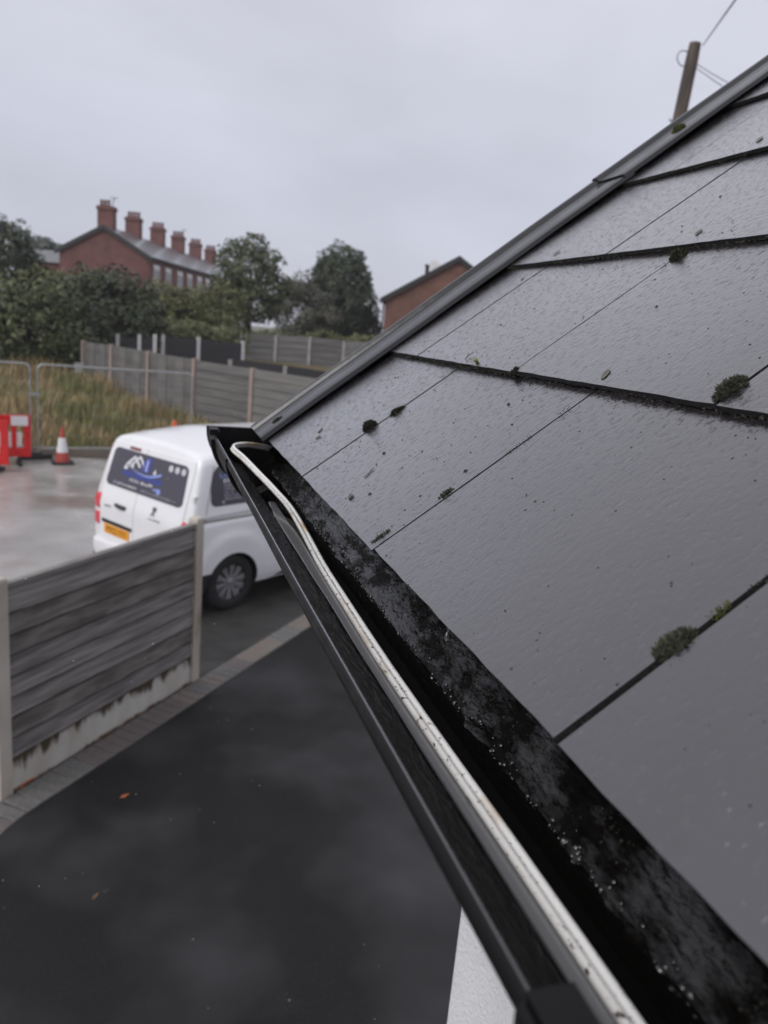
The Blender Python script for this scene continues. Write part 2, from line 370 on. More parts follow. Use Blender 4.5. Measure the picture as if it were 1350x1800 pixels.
# ------------------------------------------------------------------ mesh helpers
class MB:
    def __init__(self):
        self.v = []; self.f = []; self.m = []

    def add(self, vs, fs, mi=0):
        o = len(self.v)
        self.v += [tuple(p) for p in vs]
        self.f += [tuple(i + o for i in f) for f in fs]
        self.m += [mi] * len(fs)
        return self

    def box(self, c, s, M=None, mi=0, taper=1.0):
        hx, hy, hz = s[0] / 2, s[1] / 2, s[2] / 2
        vs = [Vector((x * hx * (taper if z > 0 else 1), y * hy * (taper if z > 0 else 1), z * hz)) for z in (-1, 1) for y in (-1, 1) for x in (-1, 1)]
        if M is not None: vs = [M @ p for p in vs]
        vs = [p + Vector(c) for p in vs]
        return self.add(vs, [(0, 2, 3, 1), (4, 5, 7, 6), (0, 1, 5, 4), (2, 6, 7, 3), (0, 4, 6, 2), (1, 3, 7, 5)], mi)

    def bbox(self, x0, x1, y0, y1, z0, z1, mi=0):
        return self.box(((x0 + x1) / 2, (y0 + y1) / 2, (z0 + z1) / 2), (x1 - x0, y1 - y0, z1 - z0), None, mi)

    def tube(self, path, r, n=8, cap=True, mi=0):
        P = [Vector(p) for p in path]
        rs = r if isinstance(r, (list, tuple)) else [r] * len(P)
        up = Vector((0, 0, 1)); vs = []; fs = []
        prev = None
        for i, p in enumerate(P):
            t = (P[min(i + 1, len(P) - 1)] - P[max(i - 1, 0)]).normalized()
            if prev is None:
                a = t.cross(up)
                if a.length < 1e-3: a = t.cross(Vector((1, 0, 0)))
            else:
                a = prev - t * prev.dot(t)
            a.normalize(); prev = a
            b = t.cross(a)
            for k in range(n):
                an = 2 * math.pi * k / n
                vs.append(p + (a * math.cos(an) + b * math.sin(an)) * rs[i])
        for i in range(len(P) - 1):
            for k in range(n):
                k2 = (k + 1) % n
                fs.append((i * n + k, i * n + k2, (i + 1) * n + k2, (i + 1) * n + k))
        if cap:
            fs.append(tuple(range(n - 1, -1, -1)))
            fs.append(tuple((len(P) - 1) * n + k for k in range(n)))
        return self.add(vs, fs, mi)

    def lathe(self, prof, n=24, M=None, mi=0, close=False):
        vs = []; fs = []
        for (r_, z) in prof:
            for k in range(n):
                a = 2 * math.pi * k / n
                p = Vector((r_ * math.cos(a), r_ * math.sin(a), z))
                vs.append(M @ p if M is not None else p)
        m_ = len(prof)
        for i in range(m_ if close else m_ - 1):
            j = (i + 1) % m_
            for k in range(n):
                k2 = (k + 1) % n
                fs.append((i * n + k, i * n + k2, j * n + k2, j * n + k))
        if not close:
            fs.append(tuple(range(n - 1, -1, -1)))
            fs.append(tuple((m_ - 1) * n + k for k in range(n)))
        return self.add(vs, fs, mi)

    def extrude(self, prof, path_pts, closed=True, caps=True, mi=0):
        """prof: list of callables' output; path_pts: list of lists of 3D points (one ring per station)"""
        n = len(path_pts[0]); vs = [p for ring in path_pts for p in ring]; fs = []
        for i in range(len(path_pts) - 1):
            for k in range(n if closed else n - 1):
                k2 = (k + 1) % n
                fs.append((i * n + k, i * n + k2, (i + 1) * n + k2, (i + 1) * n + k))
        if caps and closed:
            fs.append(tuple(range(n - 1, -1, -1)))
            fs.append(tuple((len(path_pts) - 1) * n + k for k in range(n)))
        return self.add(vs, fs, mi)

    def prism(self, pts, z0, z1, mi=0):
        n = len(pts)
        vs = [(x, y, z0) for x, y in pts] + [(x, y, z1) for x, y in pts]
        fs = [tuple(range(n - 1, -1, -1)), tuple(range(n, 2 * n))] + [(i, (i + 1) % n, n + (i + 1) % n, n + i) for i in range(n)]
        return self.add(vs, fs, mi)

    def mesh(self, name, mats, smooth=None, bevel=None):
        me = bpy.data.meshes.new(name)
        me.from_pydata([tuple(p) for p in self.v], [], self.f)
        for m_ in (mats if isinstance(mats, (list, tuple)) else [mats]):
            me.materials.append(MATS[m_])
        if any(self.m): me.polygons.foreach_set('material_index', self.m)
        if smooth is not None:
            me.polygons.foreach_set('use_smooth', [True] * len(me.polygons))
            me.set_sharp_from_angle(angle=R(smooth))
        me.update()
        return me

    def build(self, name, mats, parent=None, smooth=None, bevel=None, loc=None, rz=0.0):
        o = bpy.data.objects.new(name, self.mesh(name, mats, smooth))
        COL.objects.link(o)
        if parent is not None: o.parent = parent
        if loc is not None: o.location = loc
        if rz: o.rotation_euler[2] = rz
        if bevel:
            b = o.modifiers.new('bevel', 'BEVEL'); b.width = bevel; b.segments = 2; b.limit_method = 'ANGLE'; b.angle_limit = R(40)
        return o


def tag(o, label=None, cat=None, group=None, kind=None):
    if label: o['label'] = label
    if cat: o['category'] = cat
    if group: o['group'] = group
    if kind: o['kind'] = kind
    return o


def empty(name, loc=(0, 0, 0), rz=0.0, label=None, cat=None, group=None):
    o = bpy.data.objects.new(name, None)
    o.empty_display_size = 0.2
    COL.objects.link(o)
    o.location = loc; o.rotation_euler[2] = rz
    return tag(o, label, cat, group)


def inst(me, name, parent=None, M=None):
    o = bpy.data.objects.new(name, me)
    COL.objects.link(o)
    if parent is not None: o.parent = parent
    if M is not None: o.matrix_local = M
    return o


def copy_tree(o, parent=None):
    c = o.copy(); COL.objects.link(c); c.parent = parent
    for ch in list(o.children): copy_tree(ch, c)
    return c


def sstep(a, b, x):
    t = min(1, max(0, (x - a) / (b - a))); return t * t * (3 - 2 * t)


# ------------------------------------------------------------------ ground, yard, driveway
def gz(x, y):
    z = float(np.interp(y, [17.6, 18.2, 20, 23, 26, 30, 35, 42, 52, 70, 110, 400], [-0.04, 0.06, 0.28, 0.5, 0.85, 1.2, 1.75, 2.3, 1.7, 1.7, 1.0, 0.0]))
    if y > 17.6:
        z *= 1 - 0.85 * sstep(9.5, 15, x)
        z += 0.10 * noise.noise((x * 0.35, y * 0.35, 0)) * sstep(18, 21, y)
    return z


xs = [-400, -250, -120, -60, -35, -24, -18] + [-14 + 0.7 * i for i in range(60)] + [30, 38, 60, 120, 250, 400]
ys = [-120, -60, -20, 0, 10, 16] + [17.2 + 0.35 * i for i in range(40)] + [31.5 + 1.3 * i for i in range(30)] + [75, 90, 120, 200, 300, 450]
b = MB()
vs = [(x, y, gz(x, y)) for y in ys for x in xs]
nx = len(xs)
b.add(vs, [(j * nx + i, j * nx + i + 1, (j + 1) * nx + i + 1, (j + 1) * nx + i) for j in range(len(ys) - 1) for i in range(nx - 1)])
tag(b.build('ground', 'earth', smooth=60), kind='structure')

P0 = Vector((-0.648, 4.846)); T = Vector((0.640, 0.768)); N2 = Vector((-0.768, 0.640))


def border(s, off=0.0):
    """point on the driveway edge at arc length s, off metres towards the fence"""
    if s >= 0:
        p = P0 + T * s; n = N2
    else:
        ang0 = math.atan2(T.y, T.x); k = 1.0
        p = P0.copy(); st = 0.02; q = 0.0
        while q > s:
            a = min(ang0 - k * q, ang0 + 0.75)
            p -= Vector((math.cos(a), math.sin(a))) * st; q -= st
        a = min(ang0 - k * s, ang0 + 0.75)
        n = Vector((-math.sin(a), math.cos(a)))
    return p + n * off


b = MB(); b.add([(-40, -14, 0), (30, -14, 0), (30, 17.75, 0), (-40, 17.75, 0)], [(0, 1, 2, 3)])
tag(b.build('concrete_yard', 'concrete_wet'), kind='structure')
b = MB()
a0, a1 = border(0, 0.1), border(14, 0.1)
c0 = P0 - T * 4 + N2 * 2.1; c1 = border(14, 2.1)
pp = [border(-2.2, 0.1), border(-1.0, 0.1), a0, a1, (14, 17.2), c1, c0]
b.add([(p[0], p[1], 0.004) for p in pp], [tuple(range(len(pp)))])
tag(b.build('road', 'tarmac_old'), kind='structure')
b = MB()
edge = [border(-2.6 + 0.1 * i) for i in range(27)] + [border(14)]
pp = edge + [Vector((14, 12)), Vector((14, -12)), Vector((-6, -12)), Vector((-6, 1.5))]
b.add([(p.x, p.y, 0.014) for p in pp] + [(p.x, p.y, -0.02) for p in pp], [tuple(range(len(pp)))] + [(i, i + 1, len(pp) + i + 1, len(pp) + i) for i in range(len(edge) - 1)])
tag(b.build('driveway', 'tarmac_new'), kind='structure')

# paving border: bedding sheet with one object per paver
SW = 0.235
b = MB()
ss = [-2.4 + 0.2 * i for i in range(13)] + [9.0]
b.add([(*border(s, 0.0), 0.008) for s in ss] + [(*border(s, SW + 0.02), 0.008) for s in ss], [(i, i + 1, len(ss) + i + 1, len(ss) + i) for i in range(len(ss) - 1)])
paving = tag(b.build('paving_border', 'bedding'), kind='structure')
pm = {}
for k in ('paver_grey', 'paver_buff', 'paver_rose'):
    for q in range(3):
        bb = MB(); rr = random.Random(q)
        hx, hy = 0.0492, 0.114
        pts = [(-hx, -hy), (hx, -hy), (hx, hy), (-hx, hy)]
        pts = [(x + rr.uniform(-.002, .002), y + rr.uniform(-.003, .003)) for x, y in pts]
        low = [(x * 1.0, y * 1.0, -0.03) for x, y in pts]; mid = [(x, y, 0.002) for x, y in pts]; top = [(x * 0.92, y * 0.965, 0.008) for x, y in pts]
        bb.add(low + mid + top, [(8, 9, 10, 11)] + [(i, (i + 1) % 4, 4 + (i + 1) % 4, 4 + i) for i in range(4)] + [(4 + i, 4 + (i + 1) % 4, 8 + (i + 1) % 4, 8 + i) for i in range(4)])
        pm[(k, q)] = bb.mesh('paver', k)
rr = random.Random(5)
s = -2.3; run = 0; kind_ = 'paver_grey'
while s < 8.6:
    p = border(s, SW / 2 + 0.002); q = border(s + 0.01, SW / 2 + 0.002)
    if run <= 0:
        kind_ = rr.choice(['paver_grey', 'paver_grey', 'paver_rose', 'paver_buff'] if s > 1.7 else ['paver_grey', 'paver_grey', 'paver_grey', 'paver_rose']); run = rr.randint(1, 3)
    run -= 1
    M = Matrix.Translation((p.x, p.y, 0.014 + rr.uniform(-.002, .003))) @ Matrix.Rotation(math.atan2(q.y - p.y, q.x - p.x) + rr.uniform(-.02, .02), 4, 'Z')
    inst(pm[(kind_, rr.randint(0, 2))], 'paver', paving, M)
    s += 0.1005

# ------------------------------------------------------------------ the bungalow: roof, wall, fascia
TH = R(38.73)
EX, EZ = 0.1804, CAM_H - 0.1732
EV = Vector((math.cos(TH), 0, math.sin(TH)))
EU = Vector((0, 1, 0))
EN = Vector((-math.sin(TH), 0, math.cos(TH)))


def rp(u, v, h=0.0):
    return Vector((EX, u, EZ)) + EV * v + EN * h - Vector((0, u, 0)) + EU * u


def rmat(u, v, h=0.0, rot=0.0):
    """matrix on the roof: local x up the slope, local y away from the camera along the eaves, local z off the roof"""
    p = rp(u, v, h)
    M = Matrix(((EV.x, EU.x, EN.x, p.x), (EV.y, EU.y, EN.y, p.y), (EV.z, EU.z, EN.z, p.z), (0, 0, 0, 1)))
    return M @ Matrix.Rotation(rot, 4, 'Z')


house = empty('bungalow', (2.4, -2.0, 0), 0, 'grey slate roofed bungalow with white rendered wall and black verge', 'house')
HM = Matrix.Translation((-2.4, 2.0, 0))


def hbuild(bm, name, mats, smooth=None, bevel=None):
    o = bm.build(name, mats, house, smooth, bevel)
    o.matrix_local = HM
    return o


GA = 0.2315; NC = 12; SLW = 0.3; GAP = 0.0035; U_END = 1.178


def slate_mesh(seed, width, length=0.285):
    rr = random.Random(seed)
    nxs, nys = 3, 16
    def top(i, j):
        x = length * i / nxs; y = (j / nys) * width
        if i == 0: x += 0.0005 * noise.noise((seed * 3.1, y * 60, 0)) + 0.0005 * rr.uniform(-1, 1)
        if j in (0, nys): y += 0.0005 * rr.uniform(-1, 1)
        return Vector((x, y, 0))
    g = [[top(i, j) for j in range(nys + 1)] for i in range(nxs + 1)]
    bm = MB(); vs = []; W_ = nys + 1
    for i in range(nxs + 1):
        for j in range(nys + 1): vs.append(g[i][j])
    n0 = len(vs)
    for i in range(nxs + 1):
        for j in range(nys + 1):
            p = g[i][j]; vs.append(Vector((p.x + (0.0008 if i == 0 else 0), p.y, -0.0055)))
    fs = []; mi = []
    for i in range(nxs):
        for j in range(nys):
            fs.append((i * W_ + j, (i + 1) * W_ + j, (i + 1) * W_ + j + 1, i * W_ + j + 1)); mi.append(0)
    for j in range(nys):
        fs.append((j, j + 1, n0 + j + 1, n0 + j)); mi.append(1)
        a = nxs * W_
        fs.append((a + j + 1, a + j, n0 + a + j, n0 + a + j + 1)); mi.append(1)
    for i in range(nxs):
        fs.append(((i + 1) * W_, i * W_, n0 + i * W_, n0 + (i + 1) * W_)); mi.append(1)
        a = nys
        fs.append((i * W_ + a, (i + 1) * W_ + a, n0 + (i + 1) * W_ + a, n0 + i * W_ + a)); mi.append(1)
    bm.v = [tuple(p) for p in vs]; bm.f = [(f[0], f[3], f[2], f[1]) if k == 0 else f for f, k in zip(fs, mi)]; bm.m = mi
    # top faces upward
    bm.f = [f[::-1] if k == 0 else f for f, k in zip(bm.f, mi)]
    return bm.mesh('slate', ['slate', 'slate_edge'])


SL = [slate_mesh(i, SLW - GAP) for i in range(6)]
SH = [slate_mesh(20 + i, U_END - 1.025 - GAP) for i in range(3)]
UC = [slate_mesh(40 + i, SLW - GAP, 0.2) for i in range(2)]
TILT = math.atan2(0.0062, GA)
rr = random.Random(3)


def put_slate(me, u, v, h=0.0, jit=True):
    M = rmat(u + GAP / 2 + (rr.uniform(-.0007, .0007) if jit else 0), v + (rr.uniform(-.0012, .0012) if jit else 0), h) @ Matrix.Rotation(TILT + rr.uniform(-.0015, .0015), 4, 'Y') @ Matrix.Rotation(rr.uniform(-.002, .002), 4, 'X')
    inst(me, 'slate', house, HM @ M)


for c in range(NC):
    v = c * GA
    if c % 2 == 0:
        us = [0.875 - SLW * k - (0.0024 if k > 2 and c == 0 else 0) for k in range(0, 9)]
    else:
        us = [0.725 - SLW * k for k in range(0, 8)]
        put_slate(SH[c % 3], 1.025, v)
    for k, u in enumerate(us):
        put_slate(SL[rr.randint(0, 5)], u, v)
for k in range(9):
    put_slate(UC[k % 2], 0.725 + 0.15 - SLW * k + 0.15, 0.003, -0.0072, False)
VR = NC * GA + 0.05
b = MB()
b.add([rp(-1.55, 0.03, -0.022), rp(U_END, 0.03, -0.022), rp(U_END, VR, -0.030), rp(-1.55, VR, -0.030)], [(0, 1, 2, 3)])
hbuild(b, 'roof_deck', 'deck')
# ridge and far slope
ridge = rp(0, VR, -0.02)
b = MB()
xr2 = 2 * ridge.x - EX
for q in range(NC):
    f0, f1 = q / NC, (q + 1) / NC
    xa, xb = xr2 + (ridge.x - xr2) * f0, xr2 + (ridge.x - xr2) * (f1 + 0.01)
    za, zb = EZ + (ridge.z - EZ) * f0 + 0.006, EZ + (ridge.z - EZ) * (f1 + 0.01)
    b.add([(xa, -1.55, za), (xa, 1.2, za), (xb, 1.2, zb), (xb, -1.55, zb), (xa, -1.55, za - .012), (xa, 1.2, za - .012)], [(0, 3, 2, 1), (0, 1, 5, 4)])
hbuild(b, 'far_slope', 'slate_edge')
for k in range(6):
    b = MB(); u0 = -1.55 + 0.46 * k
    ring = lambda u, e=0.0: [(ridge.x + (0.14 + e) * math.sin(a), u, ridge.z - 0.085 + (0.125 + e) * math.cos(a)) for a in [R(-70 + 14 * i) for i in range(11)]] + [(ridge.x + 0.115 * math.sin(a), u, ridge.z - 0.09 + 0.1 * math.cos(a)) for a in [R(70 - 14 * i) for i in range(11)]]
    b.extrude(None, [ring(u0), ring(u0 + 0.44), ring(u0 + 0.445, 0.008), ring(u0 + 0.47, 0.008)])
    hbuild(b, 'ridge_tile', 'slate_edge', 40)

# verge trims: overlapping lengths of black dry verge
VP = [(1.150, 0.0010), (1.1515, 0.0068), (1.155, 0.0080), (1.200, 0.0072), (1.2235, 0.0072), (1.2255, 0.0085), (1.2280, 0.0128), (1.2305, 0.0140), (1.2365, 0.0142), (1.2415, 0.0125), (1.243, 0.007),
      (1.243, -0.080), (1.238, -0.085), (1.2345, -0.080), (1.2345, 0.0040), (1.226, 0.0035), (1.158, 0.0030), (1.1535, 0.0010)]
segs = [(-0.008, 0.722), (0.705, 1.47), (1.45, 2.2), (2.18, 2.82)]
for i, (va, vb) in enumerate(segs):
    b = MB(); rings = []
    nst = 14
    for k in range(nst + 1):
        v = va + (vb - va) * k / nst
        lift = 0.0035 * (1 - (v - va) / (vb - va)) if i else 0.0015 * (1 - k / nst)
        wob = 0.0008 * noise.noise((v * 6, i * 9.0, 0))
        rings.append([rp(u + wob, v, h + lift + wob) for u, h in VP])
    b.extrude(None, rings)
    hbuild(b, 'verge_trim', 'trim', 35)

# walls, soffit, fascia, barge
b = MB()
WX0, WX1, WY0, WY1 = 0.55, 2 * ridge.x - 0.55, -5.2, 1.046
b.add([(WX0, WY0, 0), (WX0, WY1, 0), (WX1, WY1, 0), (WX1, WY0, 0), (WX0, WY0, 2.94), (WX0, WY1, 2.94), (WX1, WY1, 2.94), (WX1, WY0, 2.94),
       (ridge.x, WY1, 4.55), (ridge.x, WY0, 4.55)], [(0, 4, 5, 1), (1, 5, 8, 6, 2), (2, 6, 7, 3), (3, 7, 9, 4, 0), (4, 9, 8, 5), (6, 8, 9, 7)])
hbuild(b, 'wall', 'render_white')
b = MB(); b.bbox(0.236, 0.254, -1.6, 1.23, 2.955, 3.085); hbuild(b, 'fascia_board', 'pvc_black')
b = MB(); b.bbox(0.2545, 0.56, -1.6, 1.22, 2.950, 2.960); hbuild(b, 'soffit', 'pvc_black')
b = MB()
b.add([rp(1.205, 0.03, -0.03), rp(1.205, VR, -0.03), rp(1.205, VR, -0.17), rp(1.205, 0.10, -0.17), rp(1.225, 0.03, -0.03), rp(1.225, VR, -0.03), rp(1.225, VR, -0.17), rp(1.225, 0.10, -0.17)],
      [(0, 1, 2, 3), (7, 6, 5, 4), (0, 4, 5, 1), (2, 6, 7, 3), (0, 3, 7, 4)])
hbuild(b, 'barge_board', 'pvc_black')

# ------------------------------------------------------------------ gutter
gut = empty('gutter', (0.166, -1.5, 3.01), 0, 'black half-round plastic gutter along the slate eaves holding water', 'gutter')
GMx = Matrix.Translation((-0.166, 1.5, -3.01))


def gbuild(bm, name, mats, smooth=None):
    o = bm.build(name, mats, gut, smooth); o.matrix_local = GMx; return o


inner = [(0.1110, 3.0655), (0.1135, 3.0540), (0.1215, 3.0405), (0.1310, 3.0290), (0.1430, 3.0212), (0.1560, 3.0168), (0.1700, 3.0125), (0.1840, 3.0118), (0.1960, 3.0168),
         (0.2080, 3.0265), (0.2170, 3.0390), (0.2220, 3.0530), (0.2235, 3.0700)]
outer = [(0.2262, 3.0700), (0.2248, 3.0520), (0.2195, 3.0370), (0.2105, 3.0235), (0.1985, 3.0138), (0.1840, 3.0085), (0.1690, 3.0090), (0.1545, 3.0132), (0.1420, 3.0175), (0.1300, 3.0245),
         (0.1192, 3.0370), (0.1112, 3.0510), (0.1095, 3.0565), (0.1076, 3.0575), (0.1068, 3.0600), (0.1066, 3.0640), (0.1074, 3.0660), (0.1088, 3.0668), (0.1100, 3.0667)]
b = MB(); rings = []
ny = 150
for k in range(ny + 1):
    y = -1.5 + (1.262 + 1.5) * k / ny
    ww = 0.0006 * noise.noise((y * 3.0, 0, 0))
    rings.append([Vector((x + ww, y, z + 0.0009 * noise.noise((y * 2.0, 5, 0)))) for x, z in inner + outer])
n_in = len(inner)
npf = len(rings[0])
fs = []; mi = []
vsall = [p for r_ in rings for p in r_]
for i in range(ny):
    for k in range(npf):
        k2 = (k + 1) % npf
        fs.append((i * npf + k, i * npf + k2, (i + 1) * npf + k2, (i + 1) * npf + k)); mi.append(1 if k < n_in - 1 else (2 if k >= n_in + 17 else 0))
b.v = [tuple(p) for p in vsall]; b.f = fs; b.m = mi
gbuild(b, 'channel', ['pvc_black', 'pvc_wet', 'lip_wet_highlight'], 50)


def off_prof(pts, d, cx=0.166, cz=3.05):
    o_ = []
    for x, z in pts:
        v_ = Vector((x - cx, z - cz)); v_ = v_ * (1 + d / max(v_.length, 1e-6)); o_.append((cx + v_.x, cz + v_.y))
    return o_


# stop end with its socket at the far end
def half(r_, cx=0.167, cz=3.068, n=22):
    return [(cx + r_ * math.cos(R(-180 * i / n)), cz + r_ * 1.02 * math.sin(R(-180 * i / n))) for i in range(n + 1)]


for (ya, yb, ra, rb, nm) in ((1.196, 1.296, 0.0600, 0.0655, 'end_socket'), (1.186, 1.202, 0.0600, 0.0685, 'socket_rim'), (1.020, 1.190, 0.0595, 0.0625, 'outlet_sleeve')):
    b = MB()
    rg = half(rb) + half(ra)[::-1]
    b.extrude(None, [[(x, y, z) for x, z in rg] for y in (ya, yb)])
    gbuild(b, nm, 'pvc_black', 40)
cap_o = half(0.067) + [(0.1, 3.0735), (0.234, 3.0735)]
b = MB(); b.extrude(None, [[(x, y, z) for x, z in cap_o] for y in (1.288, 1.300)])
gbuild(b, 'stop_end', 'pvc_black', 30)
b = MB(); b.box((0.108, 1.255, 3.0705), (0.014, 0.03, 0.010)); b.box((0.114, 1.252, 3.066), (0.006, 0.02, 0.012))
gbuild(b, 'end_clip', 'pvc_black')
# brackets clipped over the front lip
for yb in (0.135, -0.7):
    b = MB()
    so = off_prof(outer[8:], 0.0030); si = off_prof(outer[8:], 0.0004)
    ring = lambda y: [(x, y, z) for x, z in so] + [(0.106, y, 3.0712), (0.122, y, 3.0712), (0.1215, y, 3.060), (0.1175, y, 3.058), (0.1165, y, 3.0665), (0.1095, y, 3.0675)] + [(x, y, z) for x, z in si[::-1][1:]]
    b.extrude(None, [ring(yb - 0.0225), ring(yb + 0.0225)])
    gbuild(b, 'bracket', 'pvc_black', 40)

# water lying in the channel: level sheet, clipped to the profile
WZ = 3.0180
b = MB(); l_ = []; r_ = []
for k in range(111):
    y = -1.48 + (1.28 + 1.48) * k / 110
    l_.append((0.1552 + 0.0012 * noise.noise((y * 14, 3, 0)) + 0.0008 * noise.noise((y * 60, 3, 0)), y, WZ)); r_.append((0.2000, y, WZ))
n_ = len(l_)
b.add(l_ + r_, [(i, n_ + i, n_ + i + 1, i + 1) for i in range(n_ - 1)])
tag(b.build('water', 'water'), kind='structure')

# silt crust on the back of the channel
b = MB(); nyy, nxx = 620, 15
vs = []
for i in range(nyy + 1):
    y = -0.5 + (1.27 + 0.5) * i / nyy
    amp = 0.25 + 0.9 * sstep(-0.15, 0.4, noise.noise((y * 3.3, 7.7, 0)) + 0.25 * sstep(0.3, 0.9, y))
    for j in range(nxx + 1):
        f = j / nxx
        x = 0.1850 + (0.2195 - 0.1850) * f
        z = float(np.interp(x, [p[0] for p in inner], [p[1] for p in inner]))
        n1 = noise.noise((x * 170, y * 80, 1.0)); n2 = noise.noise((x * 420, y * 300, 4.0)); n3_ = noise.noise((x * 50, y * 22, 9.0)); n4 = noise.noise((y * 45, 2.0, 0))
        h = ((0.0022 * n3_ + 0.0022 * max(0, n1 + 0.1) + 0.0026 * n4) * sstep(0.66, 0.25, f) + 0.0004 * n2 + 0.0005 * max(0, n1 - 0.2)) * amp + 0.0004
        nrm = Vector((-0.66, 0, 0.75))
        vs.append((x + nrm.x * h, y, z + nrm.z * h))
W_ = nxx + 1
b.add(vs, [(i * W_ + j, i * W_ + j + 1, (i + 1) * W_ + j + 1, (i + 1) * W_ + j) for i in range(nyy) for j in range(nxx)])
tag(b.build('gutter_silt', 'silt', smooth=70), 'wet black silt crusted on the back wall of the gutter', 'silt', kind='stuff')

# twin white cable lying in the channel
cab = empty('twin_cable', (0.166, 0, 3.02), 0, 'dirty white twin cable lying along the inside of the gutter', 'cable')
path = [(0.1680, -1.3, 3.0208), (0.1678, -0.6, 3.0208), (0.1676, 0.0, 3.0208), (0.1674, 0.25, 3.0208), (0.1662, 0.45, 3.0208), (0.1684, 0.61, 3.0206), (0.1707, 0.715, 3.0208), (0.1755, 0.825, 3.0222),
        (0.1755, 0.92, 3.0270), (0.1650, 0.992, 3.0355), (0.1525, 1.045, 3.0450), (0.1405, 1.115, 3.0525), (0.1305, 1.150, 3.0580), (0.1310, 1.172, 3.0600), (0.1440, 1.190, 3.0605), (0.1660, 1.211, 3.0575), (0.1950, 1.235, 3.0500), (0.2150, 1.245, 3.0460)]


def spline(P, sub=10):
    P = [Vector(p) for p in P]; o_ = []
    for i in range(len(P) - 1):
        p0, p1, p2, p3 = P[max(i - 1, 0)], P[i], P[i + 1], P[min(i + 2, len(P) - 1)]
        for k in range(sub):
            t = k / sub
            o_.append(0.5 * ((2 * p1) + (p2 - p0) * t + (2 * p0 - 5 * p1 + 4 * p2 - p3) * t * t + (3 * p1 - p0 - 3 * p2 + p3) * t * t * t))
    o_.append(P[-1]); return o_


cp = spline(path, 12)
for sgn, mt in ((1, 'cable'), (-1, 'cable_spotted')):
    q = []
    for i, p in enumerate(cp):
        t = (cp[min(i + 1, len(cp) - 1)] - cp[max(i - 1, 0)]).normalized()
        side_ = Vector((t.y, -t.x, 0)).normalized()
        tw = sstep(0.9, 1.2, p.y)
        offv = side_ * (0.00245 * sgn * (1 - 0.55 * tw)) + Vector((0, 0, 0.0022 * sgn * tw))
        q.append(p + offv + Vector((0, 0, 0.0005 * noise.noise((p.y * 9, sgn, 0)))))
    b = MB(); b.tube(q, 0.0022, 12)
    o = b.build('cable_core', mt, cab, 60); o.matrix_local = Matrix.Translation((-0.166, 0, -3.02))

# crumbs of rust and dirt stuck in the groove and on the cable
for mt_, n_c, sd in (('rust', 700, 5), ('moss_black', 900, 6)):
    b = MB(); rr = random.Random(sd)
    for _ in range(n_c):
        i = rr.randint(30, len(cp) - 70); p = cp[i].lerp(cp[i + 1], rr.random())
        if noise.noise((p.y * 11, sd * 4.0, 0)) < (0.1 if mt_ == 'rust' else -0.15): continue
        ang = rr.gauss(0, 0.5); off = rr.choice([0, 0, 0, -0.0045, 0.003]) if mt_ != 'rust' else rr.choice([0, -0.0016, -0.0030, -0.0042])
        px_ = off + rr.gauss(0, 0.0005)
        hh = 0.0009 if abs(px_) < 0.0008 else math.sqrt(max(0, 0.0022 ** 2 - (abs(px_) - 0.00245) ** 2))
        q = p + Vector((px_, 0, hh)); s_ = rr.uniform(.0002, .0006)
        d = Vector((rr.uniform(-.5, .5), rr.uniform(-.5, .5), 1)).normalized(); e1 = d.orthogonal().normalized() * s_; e2 = d.cross(e1)
        b.add([q + e1, q - e1 * .5 + e2 * .87 * 2, q - e1 * .5 - e2 * .87, q + d * s_ * .6], [(0, 1, 3), (1, 2, 3), (2, 0, 3)])
    o = b.build('cable_dirt', mt_, cab); o.matrix_local = Matrix.Translation((-0.166, 0, -3.02)); o['kind'] = 'stuff'

# flat grey strip lying along the gutter beside the cable
b = MB(); rings = []
for k in range(61):
    y = -1.3 + (0.985 + 1.3) * k / 60
    w0 = 0.1562 + 0.0006 * noise.noise((y * 9, 6, 0)) + 0.0035 * sstep(0.9, 0.985, y)
    rings.append([(w0, y, 3.0192), (0.1672, y, 3.0186), (0.1672, y, 3.0176), (w0, y, 3.0178)])
b.extrude(None, rings)
tag(b.build('grey_strip', 'strip_grey'), 'flat grey strip lying in the gutter beside the white cable', 'strip')

# beads of water and black crumbs stuck to the back of the channel
b = MB(); rr = random.Random(31)
for _ in range(420):
    y = rr.uniform(0.05, 1.2); f = abs(rr.gauss(0, 0.35)); x = 0.1945 + 0.010 * f + 0.0015 * noise.noise((y * 45, 2.0, 0))
    z = float(np.interp(x, [p[0] for p in inner], [p[1] for p in inner])) + 0.0010
    r_ = rr.uniform(0.0003, 0.0009) * (1.6 if rr.random() < .1 else 1)
    b.lathe([(r_ * .9, -r_ * .4), (r_, 0.0), (r_ * .75, r_ * .55), (r_ * .05, r_ * .8)], 8, Matrix.Translation((x - .0006, y, z)) @ Matrix.Rotation(R(-42), 4, 'Y') @ Matrix.Diagonal((1.3, rr.uniform(.9, 1.8), 1, 1)))
tag(b.build('water_beads', 'bead', None, 80), 'small beads of water along the wet back edge of the gutter', 'water', kind='stuff')
b = MB()
for _ in range(900):
    y = rr.uniform(0.0, 1.2)
    if noise.noise((y * 18, 3.0, 0)) < -0.05: continue
    x = 0.2145 - abs(rr.gauss(0, 0.004)); z = float(np.interp(x, [p[0] for p in inner], [p[1] for p in inner])) + 0.0006
    s_ = rr.uniform(.0004, .0013); p = Vector((x, y, z)); d = Vector((-.7 + rr.uniform(-.4, .4), rr.uniform(-.5, .5), .7)).normalized()
    e1 = d.orthogonal().normalized() * s_; e2 = d.cross(e1)
    b.add([p + e1, p - e1 * .5 + e2 * .87, p - e1 * .5 - e2 * .87, p + d * s_ * 1.2], [(0, 1, 3), (1, 2, 3), (2, 0, 3)])
